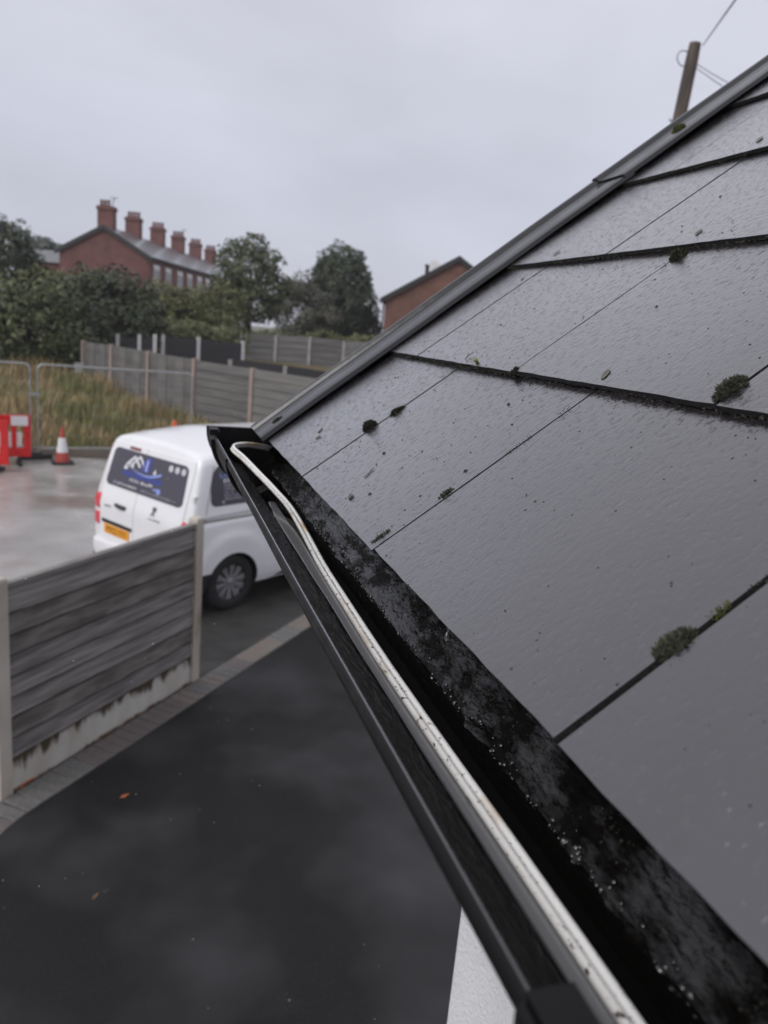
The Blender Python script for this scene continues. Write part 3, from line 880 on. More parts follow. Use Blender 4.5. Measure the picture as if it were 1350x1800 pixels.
tag(b.build('gutter_crumbs', 'moss_black'), 'black crumbs of dirt under the slate edge inside the gutter', 'dirt', kind='stuff')

# droplet hanging off the slate edge
b = MB()
prof = [(0.0001, 0.009), (0.0007, 0.0075), (0.0008, 0.0045), (0.0012, 0.0025), (0.0020, 0.0008), (0.0023, -0.0008), (0.0018, -0.0024), (0.0009, -0.0031), (0.0001, -0.0033)]
b.lathe(prof, 14)
o = b.build('water_droplet', 'drop', None, 80); o.location = rp(0.413, -0.0025, -0.008)
tag(o, 'clear water droplet about to fall from the slate edge into the gutter', 'droplet')

# ------------------------------------------------------------------ moss and litter on the roof
def moss(u, v, L_, W_, Hh, n, mt, label, rot=0.0, h0=-0.002, cat='moss', seed=0, tuft=0.0016, taper=0.0, group=None):
    rr = random.Random(seed); b = MB(); L_ *= 0.78; W_ *= 0.66; Hh *= 0.50; tuft *= 0.8
    # a lumpy body with tufts over it
    ns, nr = 14, 10; vs = []
    for i in range(ns + 1):
        t = i / ns; x = (t - 0.5) * L_
        prf = math.sin(math.pi * min(1, max(0, t))) ** 0.6 * (1 - taper * t)
        for k in range(nr + 1):
            a = math.pi * k / nr
            bump_ = 1 + 0.6 * noise.noise((x * 170, math.cos(a) * 2.4, seed * 1.7))
            vs.append((x, math.cos(a) * W_ / 2 * prf * bump_, math.sin(a) * Hh * prf * bump_ - 0.001))
    w_ = nr + 1
    b.add(vs, [(i * w_ + k, (i + 1) * w_ + k, (i + 1) * w_ + k + 1, i * w_ + k + 1) for i in range(ns) for k in range(nr)])
    for q in range(n):
        t = rr.uniform(0.02, 0.98); a = math.pi * rr.uniform(0.0, 1.0)
        prf = math.sin(math.pi * t) ** 0.6 * (1 - taper * t)
        prf *= 1 + 0.6 * noise.noise(((t - 0.5) * L_ * 170, math.cos(a) * 2.4, seed * 1.7))
        p = Vector(((t - 0.5) * L_, math.cos(a) * W_ / 2 * prf, math.sin(a) * Hh * prf - 0.0005))
        d = Vector((rr.uniform(-.8, .8) + (t - 0.5) * 0.8, math.cos(a) + rr.uniform(-.5, .5), math.sin(a) + rr.uniform(-.2, .6))).normalized()
        s_ = tuft * rr.uniform(0.6, 1.7)
        e1 = d.orthogonal().normalized() * s_ * 0.45; e2 = d.cross(e1)
        b.add([p + e1, p - e1 * 0.5 + e2 * 0.87, p - e1 * 0.5 - e2 * 0.87, p + d * s_ * 1.6], [(0, 1, 3), (1, 2, 3), (2, 0, 3)])
    o = b.build('moss_clump', mt)
    if h0 < 0: h0 = -0.0012 - 0.0062 * ((v % GA) / GA)
    o.matrix_world = rmat(u, v, h0, rot)
    return tag(o, label, cat, group)


moss(0.277, 0.072, 0.030, 0.0155, 0.0095, 650, 'moss_grey', 'big grey-green moss clump in the widest joint nearest the camera', seed=1)
moss(0.277, 0.099, 0.016, 0.004, 0.0015, 160, 'moss_yellow', 'thin strip of yellow moss just up the joint from the nearest clump', seed=2)
moss(0.429, 0.249, 0.034, 0.018, 0.011, 700, 'moss_grey', 'plump club-shaped moss clump at the right edge above the second course line', seed=3, taper=-0.5)
moss(1.187, 0.850, 0.028, 0.034, 0.019, 500, 'moss_yellow', 'bright yellow-green moss ball on the verge below the telegraph pole', seed=4, h0=0.008)
moss(0.723, 0.449, 0.028, 0.022, 0.014, 480, 'moss_dark', 'round dark moss clump hanging off the third course line', seed=5)
moss(0.884, 0.100, 0.024, 0.020, 0.016, 620, 'moss_black', 'round blackish moss ball on the joint near the gutter end', seed=6)
moss(0.873, 0.137, 0.027, 0.015, 0.012, 420, 'moss_dark', 'wedge-shaped dark moss tuft just upslope of the round ball', seed=7, taper=0.6)
moss(0.588, 0.012, 0.024, 0.006, 0.003, 260, 'moss_grey', 'low sausage of moss in a joint right at the gutter edge', seed=8)
moss(0.582, 0.077, 0.019, 0.006, 0.004, 220, 'moss_grey', 'small moss tuft halfway up the joint above the gutter droplet', seed=9)
moss(0.724, 0.233, 0.014, 0.012, 0.006, 160, 'moss_black', 'tiny dark moss tuft where a joint meets the second course line', seed=10)
moss(1.183, 0.030, 0.022, 0.03, 0.003, 240, 'moss_black', 'flat black moss smear on the foot of the verge trim', seed=12, h0=0.0088)

# moss and dirt threads caught along the slate tails and joints (uncountable)
b = MB(); rr = random.Random(77)
def tuft(p, s_, flat=0.5):
    d = (EN * rr.uniform(0.1, 1) + EV * rr.uniform(-1.0, 0.2) + EU * rr.uniform(-.7, .7)).normalized()
    e1 = d.orthogonal().normalized() * s_ * 0.5; e2 = d.cross(e1)
    b.add([p + e1, p - e1 * 0.5 + e2 * 0.87, p - e1 * 0.5 - e2 * 0.87, p + d * s_ * 1.5], [(0, 1, 3), (1, 2, 3), (2, 0, 3)])
for c in range(1, 6):
    u = -0.2
    while u < 1.16:
        dens = noise.noise((u * 9, c * 3.3, 0)) + 0.35 * noise.noise((u * 37, c * 3.3, 2))
        k = int(max(0, dens + 0.25) * 9)
        for _ in range(k):
            tuft(rp(u + rr.uniform(-.004, .004), c * GA - abs(rr.gauss(0, 0.0022)), -0.0055 + rr.uniform(0, .0035)), rr.uniform(.0006, .0020))
        u += 0.004
for uj, v0, v1 in ((0.275, 0, GA), (0.575, 0, GA), (0.875, 0, GA), (0.425, GA, 2 * GA), (0.725, GA, 2 * GA)):
    v = v0
    while v < v1:
        if noise.noise((v * 45, uj * 11, 5)) > 0.15:
            for _ in range(3): tuft(rp(uj + rr.uniform(-.0018, .0018), v, -0.0045 + rr.uniform(0, .002)), rr.uniform(.0005, .0011))
        v += 0.0022
tag(b.build('slate_edge_moss', 'moss_black'), 'threads of dark moss and dirt caught along the slate edges', 'moss', kind='stuff')
# grit specks scattered over the lower slates
b = MB()
for _ in range(520):
    u = rr.uniform(0.1, 1.13); v = abs(rr.gauss(0, 0.33)); 
    if v > 1.1: continue
    s_ = rr.uniform(.0004, .0011) * (2.4 if rr.random() < 0.06 else 1)
    hh = -0.0062 * ((v % GA) / GA)
    p = rp(u, v, hh)
    a = rr.uniform(0, 6.28); ca, sa = math.cos(a) * s_, math.sin(a) * s_
    q = [p + EV * ca * 1.6 + EU * sa, p - EV * sa + EU * ca, p - EV * ca * 1.6 - EU * sa, p + EV * sa - EU * ca]
    b.add(q + [p + EN * s_ * 0.7], [(0, 1, 4), (1, 2, 4), (2, 3, 4), (3, 0, 4)])
tag(b.build('roof_grit', 'moss_black'), 'specks of dark grit scattered over the wet slates', 'grit', kind='stuff')


def leaf_bit(u, v, L_, W_, label, rot=0.0, seed=0, mt='dead_leaf', curl=0.4, name='leaf_fragment', h0=0.0):
    rr = random.Random(seed); b = MB(); n = 8; vs = []
    for i in range(n + 1):
        t = i / n; x = (t - 0.5) * L_; wd = W_ / 2 * math.sin(math.pi * (0.06 + 0.92 * t)) ** 0.8 * (1 + rr.uniform(-.25, .25))
        cz = curl * 0.3 * L_ * (t - 0.5) ** 2
        for s_ in (-1, 0, 1): vs.append((x, s_ * wd, cz + abs(s_) * wd * 0.18))
    top = len(vs); vs += [(x, y, z + 0.0004) for x, y, z in vs]
    fs = []
    for i in range(n):
        for k in range(2):
            a = i * 3 + k
            fs += [(a, a + 1, a + 4, a + 3), (top + a + 3, top + a + 4, top + a + 1, top + a)]
    b.add(vs, fs)
    o = b.build(name, mt); o.matrix_world = rmat(u, v, h0 - 0.0062 * ((v % GA) / GA) + 0.0002, rot)
    return tag(o, label, 'leaf')


leaf_bit(0.575, 0.2465, 0.016, 0.006, 'pointed dead leaf scrap lying above the second course line', R(30), 1)
leaf_bit(0.732, 0.488, 0.014, 0.005, 'dark leaf scrap above the round third-line moss clump', R(20), 2)
leaf_bit(0.884, 0.724, 0.018, 0.008, 'leaf scrap near the top right corner of the roof', R(25), 3)
leaf_bit(1.032, 0.485, 0.014, 0.006, 'small leaf scrap near the verge on the third course line', R(10), 4)
leaf_bit(1.010, 0.060, 0.013, 0.004, 'upper of two dark scraps on the corner slate by the gutter end', R(40), 5)
leaf_bit(0.985, 0.050, 0.009, 0.007, 'lower crumpled dark scrap on the corner slate by the gutter end', R(0), 6, curl=1.2)
leaf_bit(0.714, 0.020, 0.010, 0.007, 'crumpled dark leaf scrap on the second eaves slate from the verge', R(70), 7, curl=1.4)
leaf_bit(0.742, 0.052, 0.018, 0.0022, 'thin dark stalk lying on the second eaves slate from the verge', R(28), 8)
b = MB()
for path_, r0 in (([(0, 0, .001), (.007, .001, .002), (.010, .002, .002)], .0006), ([(.007, .001, .002), (.013, .006, .003)], .0005), ([(.007, .001, .002), (.012, -.006, .003)], .0005)):
    b.tube(path_, r0, 6)
o = b.build('twig', 'dead_leaf', None, 60); o.matrix_world = rmat(0.862, 0.237, 0.0, R(20))
tag(o, 'small forked black twig lying just above the second course line', 'twig')
b = MB(); b.lathe([(.0002, -.0028), (.0018, -.0022), (.0027, -.0004), (.0026, .001), (.0016, .0024), (.0002, .003)], 14)
o = b.build('berry', 'berry', None, 80); o.matrix_world = rmat(0.830, 0.2375, 0.0024)
tag(o, 'tiny yellow-green berry beside the forked twig', 'berry')

# ------------------------------------------------------------------ near timber fence bay
FA = Vector((-0.868, 5.035)); FB = Vector((0.452, 6.632))
fl = (FB - FA).length; fang = math.atan2(FB.y - FA.y, FB.x - FA.x)
fen = empty('timber_fence', (FA.x, FA.y, 0), fang, 'grey waney-board fence panel on concrete gravel board between two posts', 'fence')
for x, mt in ((0.0, 'conc_post'), (fl, 'conc_post')):
    b = MB()
    pr = [(-.05, -.05), (.05, -.05), (.05, .05), (-.05, .05)]
    rings = [[(x + px, py, z) for px, py in pr] for z in (-0.3, 1.525)] + [[(x + px * .86, py * .86, 1.545) for px, py in pr]]
    b.extrude(None, rings)
    b.build('post', mt, fen, bevel=0.006)
b = MB(); b.bbox(0.05, fl - 0.05, -0.022, 0.022, -0.05, 0.265); b.build('gravel_board', 'conc_board', fen, bevel=0.004)
zb = 0.262; bh = 0.185; nb = 8; step = (1.475 - zb - bh) / (nb - 1)
for k in range(nb):
    b = MB(); n = 40; z0 = zb + step * k; ring = []
    for i in range(n + 1):
        x = 0.051 + (fl - 0.102) * i / n
        wav = 0.006 * noise.noise((x * 2.4, k * 5.1, 0)) + 0.003 * noise.noise((x * 11, k * 5.1, 3))
        bow = 0.003 * noise.noise((x * 2.0, k * 2.2, 8))
        if k == 0: wav = abs(wav) * 0.3
        bk = 0.008 + 0.013 * max(0, noise.noise((x * 4.5, k * 7.7, 1)) + 0.1) + 0.004 * noise.noise((x * 25, k * 3.0, 2))
        zk = z0 + wav + bk; fr_ = bk / (bh - wav)
        ring.append([(x, -0.034 + bow, z0 + wav), (x, -0.036 + 0.030 * fr_ + bow, zk), (x, -0.004 + bow, z0 + bh), (x, 0.004 + bow, z0 + bh), (x, -0.016 + bow, z0 + wav)])
    b.extrude(None, ring)
    m5 = [1 if (q % 5 == 0 or q % 5 == 4) else 0 for q in range(n * 5)] + [0, 0]
    b.m = m5
    b.build('board', [('wood_grey', 'wood_grey_b', 'wood_brown')[(k * 2 + k // 3) % 3], 'bark_shade_edge'], fen)
b = MB(); b.bbox(0.05, fl - 0.05, -0.040, 0.020, 1.468, 1.502); b.build('cap_rail', 'wood_grey_b', fen, bevel=0.003)
for x in (0.075, fl - 0.075):
    b = MB(); b.bbox(x - 0.018, x + 0.018, 0.006, 0.034, 0.27, 1.47); b.build('batten', 'wood_grey', fen)

# leaves caught along the foot of the gravel board and on the drive
def ground_leaf(x, y, z, L_, W_, mt, label, rot, seed, group=None):
    rr = random.Random(seed); b = MB(); n = 7; vs = []
    for i in range(n + 1):
        t = i / n; xx = (t - .5) * L_; wd = W_ / 2 * math.sin(math.pi * (0.05 + .93 * t)) * (1 + rr.uniform(-.2, .2))
        for s_ in (-1, 0, 1): vs.append((xx, s_ * wd, 0.25 * L_ * (t - .5) ** 2 + abs(s_) * wd * rr.uniform(.2, .5)))
    k0 = len(vs); vs += [(p[0], p[1], p[2] + .0008) for p in vs]
    fs = []
    for i in range(n):
        for k in range(2):
            a = i * 3 + k; fs += [(a + 3, a + 4, a + 1, a), (k0 + a, k0 + a + 1, k0 + a + 4, k0 + a + 3)]
    b.add(vs, fs)
    o = b.build('fallen_leaf', mt, loc=(x, y, z)); o.rotation_euler[2] = rot
    return tag(o, label, 'leaf', group)


ground_leaf(-0.086, 4.892, 0.0145, 0.075, 0.026, 'leaf_orange', 'single orange leaf lying on the dark driveway', R(35), 1)
ground_leaf(-0.22, 3.95, 0.0145, 0.06, 0.02, 'leaf_brown', 'dull brown leaf on the driveway nearer the bottom of the picture', R(60), 2)
ground_leaf(1.72, 9.1, 0.0045, 0.06, 0.03, 'leaf_brown', 'small brown leaf on the road beside the van wheel', R(10), 3)
rr = random.Random(9)
for i in range(46):
    t = rr.random() ** 1.3 * (fl - .14) + .07
    p = FA + T * t * (fl / (FB - FA).length) - N2 * rr.uniform(0.028, 0.05)
    br = (i < 7)
    if br: p = FA + T * rr.uniform(0.10, 0.26) - N2 * rr.uniform(.03, .06)
    ground_leaf(p.x, p.y, 0.021, rr.uniform(.04, .09), rr.uniform(.015, .03), 'leaf_orange' if br else 'leaf_brown',
                'bright orange fallen leaf heaped against the gravel board by the left post' if br else 'wet brown fallen leaf caught along the foot of the gravel board',
                fang + rr.uniform(-.5, .5), 50 + i, 'bright orange leaves by the left post' if br else 'brown leaves along the gravel board')

b = MB(); rr = random.Random(12)  # added pale specks standing for raindrops over the driveway
for _ in range(60):
    x, y = rr.uniform(-0.8, 2.2), rr.uniform(2.6, 7.5)
    p = Vector((x, y)) - P0
    if p.dot(N2) > -0.05: continue
    r_ = rr.uniform(.0015, .004); b.lathe([(r_ * .7, 0), (r_, r_ * .4), (r_ * .3, r_ * .9)], 5, Matrix.Translation((x, y, .0142)))
tag(b.build('drive_rain_specks', 'grit'), 'pale specks added on the dark driveway in place of raindrops', 'grit', kind='stuff')

# ------------------------------------------------------------------ van
VANG = R(33)
van = empty('van', (0.476, 9.163, 0.004), VANG, 'white panel van with dark sign-written rear windows parked behind the fence', 'van')
prof_c = [(0.0, 0.24), (0.60, 0.24), (0.84, 0.245), (0.905, 0.27), (0.928, 0.34), (0.945, 0.45), (0.956, 0.6), (0.961, 0.75), (0.962, 0.88), (0.958, 0.98), (0.953, 1.04), (0.941, 1.075), (0.938, 1.11), (0.946, 1.135),
          (0.936, 1.2), (0.920, 1.32), (0.902, 1.45), (0.884, 1.57), (0.872, 1.645), (0.858, 1.710), (0.830, 1.763), (0.78, 1.797), (0.68, 1.818), (0.49, 1.835), (0.25, 1.848), (0.0, 1.853)]
# resample
PC = []
for i in range(len(prof_c) - 1):
    for k in range(3):
        t = k / 3
        PC.append((prof_c[i][0] * (1 - t) + prof_c[i + 1][0] * t, prof_c[i][1] * (1 - t) + prof_c[i + 1][1] * t))
PC.append(prof_c[-1])
zz = [p[1] for p in prof_c[2:21]]; ww_ = [p[0] for p in prof_c[2:21]]
hwid = lambda z: float(np.interp(z, zz, ww_))
XR = -0.61; XF = 3.80; WB = 2.925


def rake(z): return 0.27 * max(0.0, z - 1.0) + 0.05 * sstep(0.95, 0.55, z) * 0.0


def xrear(z): return XR + rake(z)


def flare(x, z):
    e = 0
    for hx in (0.0, WB):
        d = math.hypot(x - hx, z - 0.33)
        e += 0.020 * (1 - sstep(0.52, 0.66, d)) if d < 0.66 else 0
    return e


stx = [0, .008, .025, .05, .09, .14] ; ins = [.042, .025, .011, .004, .001, 0]
stations = [(XR + a, i) for a, i in zip(stx, ins)] + [(XR + .18 + .05 * k, 0) for k in range(50)] + [(2.12 + 0.06 * k, 0) for k in range(24)] + [(3.54, 0), (3.62, .012), (3.69, .035), (3.74, .07), (3.78, .12), (3.80, .19)]
topf = lambda x: float(np.interp(x, [-0.61, -0.2, 0.5, 1.9, 2.2, 2.95, 3.10, 3.4, 3.65, 3.8], [1.825, 1.872, 1.920, 1.91, 1.82, 1.17, 1.10, 1.03, 0.93, 0.78]))
b = MB(); rings = []
for x, i_ in stations:
    zt = topf(x); ring = []
    nar = 1 - 0.10 * sstep(2.6, 3.8, x)
    for wv, z in PC:
        y = wv
        if z > 0.7: z = 0.7 + (z - 0.7) * (zt - 0.7) / (1.853 - 0.7)
        if zt < 1.8: y = min(y, 0.96) if z < 1.0 else y
        fl_ = flare(x, z) if wv > 0.9 else 0
        y2 = max(0, y - i_ * (1 if y > .3 else y / .3)) * nar + fl_
        z2 = z - i_ * sstep(1.5, 1.853, z) * 1.1 + i_ * sstep(.6, .24, z)
        x2 = x + rake(z2) * max(0, 1 - (x - XR) / 1.1)
        ring.append((x2, y2, z2))
    full = [(x_, -y_, z_) for x_, y_, z_ in ring] + [(x_, y_, z_) for x_, y_, z_ in ring[-2:0:-1]]
    rings.append(full)
nP = len(PC); nF = len(rings[0])
vs = [p for r_ in rings for p in r_]
fs = [(i * nF + k, (i + 1) * nF + k, (i + 1) * nF + (k + 1) % nF, i * nF + (k + 1) % nF) for i in range(len(rings) - 1) for k in range(nF)]
for base, flip in ((0, False), ((len(rings) - 1) * nF, True)):
    for k in range(nP - 1):
        a, b2 = base + k, base + k + 1
        c_, d_ = base + (nF - k) % nF, base + (nF - k - 1) % nF
        q = [a, b2, d_, c_]
        q2 = []
        for t in q:
            if t not in q2: q2.append(t)
        if len(q2) >= 3: fs.append(tuple(q2) if not flip else tuple(q2[::-1]))
b.add(vs, fs)
body_me = b.mesh('body', ['van_white', 'van_black', 'glass_dark'])
cut = MB()
for hx in (0.0, WB):
    for sy in (-1, 1):
        M = Matrix.Translation((hx, sy * 0.86, 0.33)) @ Matrix.Rotation(R(90), 4, 'X')
        cut.lathe([(0.362, -0.22), (0.362, 0.22)], 48, M)
        cut.bbox(hx - 0.30, hx + 0.30, sy * 0.86 - 0.21, sy * 0.86 + 0.21, 0.0, 0.2)
cut_me = cut.mesh('arch_cut', ['van_black', 'van_black'])
cut_me.polygons.foreach_set('material_index', [1] * len(cut_me.polygons))
ob = bpy.data.objects.new('body', body_me); COL.objects.link(ob)
oc = bpy.data.objects.new('arch_cut', cut_me); COL.objects.link(oc)
bo = ob.modifiers.new('arch', 'BOOLEAN'); bo.operation = 'DIFFERENCE'; bo.object = oc; bo.solver = 'EXACT'; bo.use_self = True
dg = bpy.context.evaluated_depsgraph_get(); dg.update()
new_me = bpy.data.meshes.new_from_object(ob.evaluated_get(dg))
ob.modifiers.clear(); ob.data = new_me
bpy.data.objects.remove(oc)
for p in new_me.polygons:
    c = p.center
    if p.material_index == 0:
        if c.z < 0.52 and c.x < -0.30: p.material_index = 1
        if c.z < 0.262: p.material_index = 1
    p.use_smooth = True
new_me.set_sharp_from_angle(angle=R(32))
ob.parent = van


def rowpatch(rows, P, off, thick=0.004):
    """rows: (z, a0, a1) outline; P(a, z, off) -> xyz on the body; closed thin panel"""
    bm = MB(); vs = []; n = len(rows); cols = 6
    for o_ in (off, off - thick):
        for z, a0, a1 in rows:
            for k in range(cols + 1): vs.append(P(a0 + (a1 - a0) * k / cols, z, o_))
    W_ = cols + 1; B = n * W_; fs = []
    for i in range(n - 1):
        for k in range(cols):
            q = (i * W_ + k, i * W_ + k + 1, (i + 1) * W_ + k + 1, (i + 1) * W_ + k)
            fs += [q, tuple(B + t for t in q[::-1])]
        fs += [(i * W_, (i + 1) * W_, B + (i + 1) * W_, B + i * W_), ((i + 1) * W_ + cols, i * W_ + cols, B + i * W_ + cols, B + (i + 1) * W_ + cols)]
    for i in (0, n - 1):
        for k in range(cols): fs.append((i * W_ + k, B + i * W_ + k, B + i * W_ + k + 1, i * W_ + k + 1))
    bm.add(vs, fs); return bm


def rrect(a0, a1, z0, z1, r, n=6):
    rows = []
    for k in range(n + 1):
        t = math.pi / 2 * k / n
        rows.append((z0 + r - r * math.cos(t), a0 + r - r * math.sin(t), a1 - r + r * math.sin(t)))
    m_ = [(z0 + r + (z1 - z0 - 2 * r) * k / 4, a0, a1) for k in range(1, 4)]
    top = [(z1 - r + r * math.sin(math.pi / 2 * k / n), a0 + r - r * math.cos(math.pi / 2 * k / n), a1 - r + r * math.cos(math.pi / 2 * k / n)) for k in range(n + 1)]
    return rows + m_ + top


PR = lambda a, z, o_: (xrear(z) - o_, a, z)
PS = lambda a, z, o_: (a, -(hwid(z) + o_), z)
PSL = lambda a, z, o_: (a, hwid(z) + o_, z)


def vpart(rows, P, off, mt, name, parent=van, thick=0.004, smooth=40):
    return rowpatch(rows, P, off, thick).build(name, mt, parent, smooth)


def trap(z0, z1, l0, r0, l1, r1, n=10, r=0.05):
    rows = []
    for k in range(n + 1):
        f = k / n; z = z0 + (z1 - z0) * f
        e = 0
        dz = min(z - z0, z1 - z)
        if dz < r: e = r - math.sqrt(max(0, r * r - (r - dz) ** 2))
        rows.append((z, l0 + (l1 - l0) * f + e, r0 + (r1 - r0) * f - e))
    return rows


# rear doors with real gaps, window, lamps, plate
rd = []
for a0, a1 in ((-0.80, 0.094), (0.106, 0.80)):
    f0 = a0 / 0.80 if a0 < -0.5 else None
    rows = []
    for k in range(23):
        z = 0.56 + (1.715 - 0.56) * k / 22
        lim = min(0.80, hwid(z) - 0.075)
        rows.append((z, max(a0, -lim), min(a1, lim)))
    rd.append(vpart(rows, PR, 0.010, 'van_white', 'rear_door', thick=0.012))
wz0, wz1 = 1.215, 1.655
def wrows(l, r_): return trap(wz0, wz1, l, r_, l * 0.95, r_ * 0.95, 16, 0.06)
rw = vpart(wrows(-0.735, 0.775), PR, 0.0155, 'vinyl', 'rear_window', thick=0.006)
rw['label'] = 'rear window covered in dark sign vinyl'
vpart([(wz0, 0.097, 0.103), (wz1, 0.097, 0.103)], PR, 0.0165, 'seam', 'window_split', rw, 0.002)


def glyphs(rows_, P, off, parent, mt, seed, name='lettering', tilt=0.0):
    rr = random.Random(seed); bm = MB()
    for (a0, z0, length, h, n) in rows_:
        wch = length / n
        sg = 1 if length > 0 else -1
        for i in range(n):
            if rr.random() < 0.08: continue
            x = a0 + wch * i; wd = wch * rr.uniform(0.6, 0.82); zb_ = z0
            hh = h * rr.choice([1, 1, 0.72])
            st = min(abs(wch) * 0.26, h * 0.24)
            strokes = [(x, x + sg * st, zb_, zb_ + hh)]
            for fz in rr.sample([0, 0.5, 1], rr.randint(1, 2)): strokes.append((x, x + wd, zb_ + (hh - st) * fz, zb_ + (hh - st) * fz + st))
            if rr.random() < 0.5: strokes.append((x + wd - sg * st, x + wd, zb_, zb_ + hh))
            for (xa, xb, za, zb2) in strokes:
                o_ = off + rr.uniform(0, 0.0006)
                q = [P(xa, za, o_), P(xb, za, o_), P(xb, zb2, o_), P(xa, zb2, o_)]
                bm.add(q, [(0, 1, 2, 3)])
    return bm.build(name, mt, parent)


def polys(list_, P, off, parent, mt, name):
    bm = MB()
    for pts in list_:
        bm.add([P(a, z, off) for a, z in pts], [tuple(range(len(pts)))])
    o_ = bm.build(name, mt, parent); o_['kind'] = 'stuff'
    return o_


# sign on the rear window: house roofs, blue tower, sweep, lines of lettering. Rear is seen mirrored: +y is left
def stroke(p, q, t):
    d = Vector((q[0] - p[0], q[1] - p[1])); n_ = Vector((-d.y, d.x)).normalized() * t / 2
    return [(p[0] + n_.x, p[1] + n_.y), (q[0] + n_.x, q[1] + n_.y), (q[0] - n_.x, q[1] - n_.y), (p[0] - n_.x, p[1] - n_.y)]


O2 = 0.0195
polys([stroke((0.44, 1.485), (0.30, 1.60), .03), stroke((0.30, 1.60), (0.165, 1.50), .03), stroke((0.34, 1.50), (0.20, 1.615), .028), stroke((0.20, 1.615), (0.08, 1.51), .028), stroke((0.37, 1.47), (0.37, 1.53), .02), [(0.33, 1.47), (0.29, 1.47), (0.29, 1.51), (0.33, 1.51)],
       [(0.47, 1.44), (0.40, 1.44), (0.41, 1.475), (0.46, 1.475)], [(-0.10, 1.47), (-0.16, 1.47), (-0.13, 1.53)]], PR, O2, rw, 'ink_white', 'logo')
polys([[(0.12, 1.47), (0.055, 1.47), (0.055, 1.61), (0.12, 1.57)], [(0.05, 1.47), (-0.02, 1.47), (-0.02, 1.64), (0.05, 1.61)]], PR, O2, rw, 'ink_blue', 'logo')
polys([[(0.048, 1.475), (0.03, 1.475), (0.03, 1.60), (0.048, 1.60)]], PR, O2 + .001, rw, 'ink_white', 'logo')
sw = []
for k in range(9):
    t0_, t1_ = k / 9, (k + 1) / 9
    f = lambda t: (0.30 - 0.56 * t, 1.462 - 0.05 * math.sin(t * 2.6) + 0.05 * t * t)
    sw.append(stroke(f(t0_), f(t1_), 0.008 + 0.022 * t0_))
polys(sw, PR, O2 + .001, rw, 'ink_pale', 'logo')
glyphs([(0.46, 1.372, -0.78, 0.060, 13)], PR, O2, rw, 'ink_blue', 4)
glyphs([(0.31, 1.325, -0.50, 0.032, 13)], PR, O2, rw, 'ink_white', 5)
glyphs([(0.60, 1.250, -0.50, 0.024, 16)], PR, O2, rw, 'ink_white', 6)
glyphs([(0.05, 1.250, -0.66, 0.022, 24)], PR, O2, rw, 'ink_grey', 7)
polys([stroke((-0.17, 1.31), (-0.30, 1.325), .02), stroke((-0.24, 1.29), (-0.31, 1.30), .03)], PR, O2, rw, 'ink_pale', 'logo')
for k in range(3):
    yc = -0.40 - 0.115 * k
    polys([[(yc + .036 * math.cos(R(30 * i)), 1.585 + .036 * math.sin(R(30 * i))) for i in range(12)]], PR, O2, rw, 'ink_white', 'icon')
    polys([stroke((yc, 1.565), (yc, 1.605), .012)], PR, O2 + .001, rw, 'vinyl', 'icon')
# high brake light
vpart(rrect(0.235, 0.455, 1.668, 1.700, .012), PR, 0.016, 'lamp_dark', 'brake_light', thick=0.01)
# tail lamps wrap the corners
for sy in (-1, 1):
    for (z0, z1) in ((0.70, 0.86), (0.90, 1.09)):
        bm = MB(); rows = []
        for k in range(9):
            z = z0 + (z1 - z0) * k / 8
            yv = hwid(z)
            e = 0.012 if 0 < k < 8 else 0.002
            rows.append([(xrear(z) - e, sy * (yv - 0.155), z), (xrear(z) - e, sy * (yv - 0.07), z), (xrear(z) + 0.02 - e, sy * (yv - 0.020 + e), z), (xrear(z) + 0.075, sy * (yv + 0.004 + e * .5), z), (xrear(z) + 0.16, sy * (yv + 0.004), z), (xrear(z) + 0.16, sy * (yv - 0.05), z), (xrear(z) + 0.05, sy * (yv - .15), z)])
        bm.extrude(None, rows if sy < 0 else [r_[::-1] for r_ in rows])
        bm.build('tail_lamp', 'lamp_red' if sy > 0 else 'lamp_red', van, 50)
# plate, its recess, handle, badges, lion emblem
vpart(rrect(0.12, 0.76, 0.755, 0.80, .01), PR, 0.014, 'van_black', 'plate_recess', thick=0.006)
pl = vpart(rrect(0.175, 0.695, 0.638, 0.748, .008), PR, 0.020, 'plate', 'number_plate', thick=0.008)
cu = bpy.data.curves.new('plate_text', 'FONT'); cu.body = 'MX22 EYS'; cu.size = 0.105; cu.align_x = 'CENTER'
to = bpy.data.objects.new('plate_text', cu); COL.objects.link(to)
dg = bpy.context.evaluated_depsgraph_get(); dg.update()
tme = bpy.data.meshes.new_from_object(to.evaluated_get(dg)); bpy.data.objects.remove(to)
tme.materials.clear(); tme.materials.append(MATS['van_black'])
tme.transform(Matrix(((0, 0, 1, XR - 0.0215), (-0.92, 0, 0, 0.435), (0, 1, 0, 0.656), (0, 0, 0, 1))))
o = bpy.data.objects.new('plate_characters', tme); COL.objects.link(o); o.parent = pl
bm = MB(); bm.tube(spline([(XR - .012, 0.46, 1.02), (XR - .030, 0.42, 1.012), (XR - .032, 0.33, 1.005), (XR - .012, 0.27, 1.0)], 5), [.016] * 16, 8)
bm.build('door_handle', 'van_black', van, 60)
vpart(rrect(0.25, 0.48, 0.985, 1.03, .018), PR, 0.0125, 'seam', 'handle_recess', thick=0.003)
glyphs([(0.70, 0.955, -0.16, 0.026, 6)], PR, 0.0125, van, 'emblem', 12, 'badge')
lion = [[(-.30, 1.135), (-.275, 1.145), (-.262, 1.12), (-.245, 1.135), (-.235, 1.125), (-.25, 1.105), (-.255, 1.08), (-.235, 1.055), (-.225, 1.03), (-.24, 1.03), (-.26, 1.055), (-.275, 1.06), (-.29, 1.03), (-.305, 1.03), (-.295, 1.06), (-.285, 1.085), (-.30, 1.10), (-.32, 1.085), (-.33, 1.095), (-.31, 1.115), (-.32, 1.13)]]
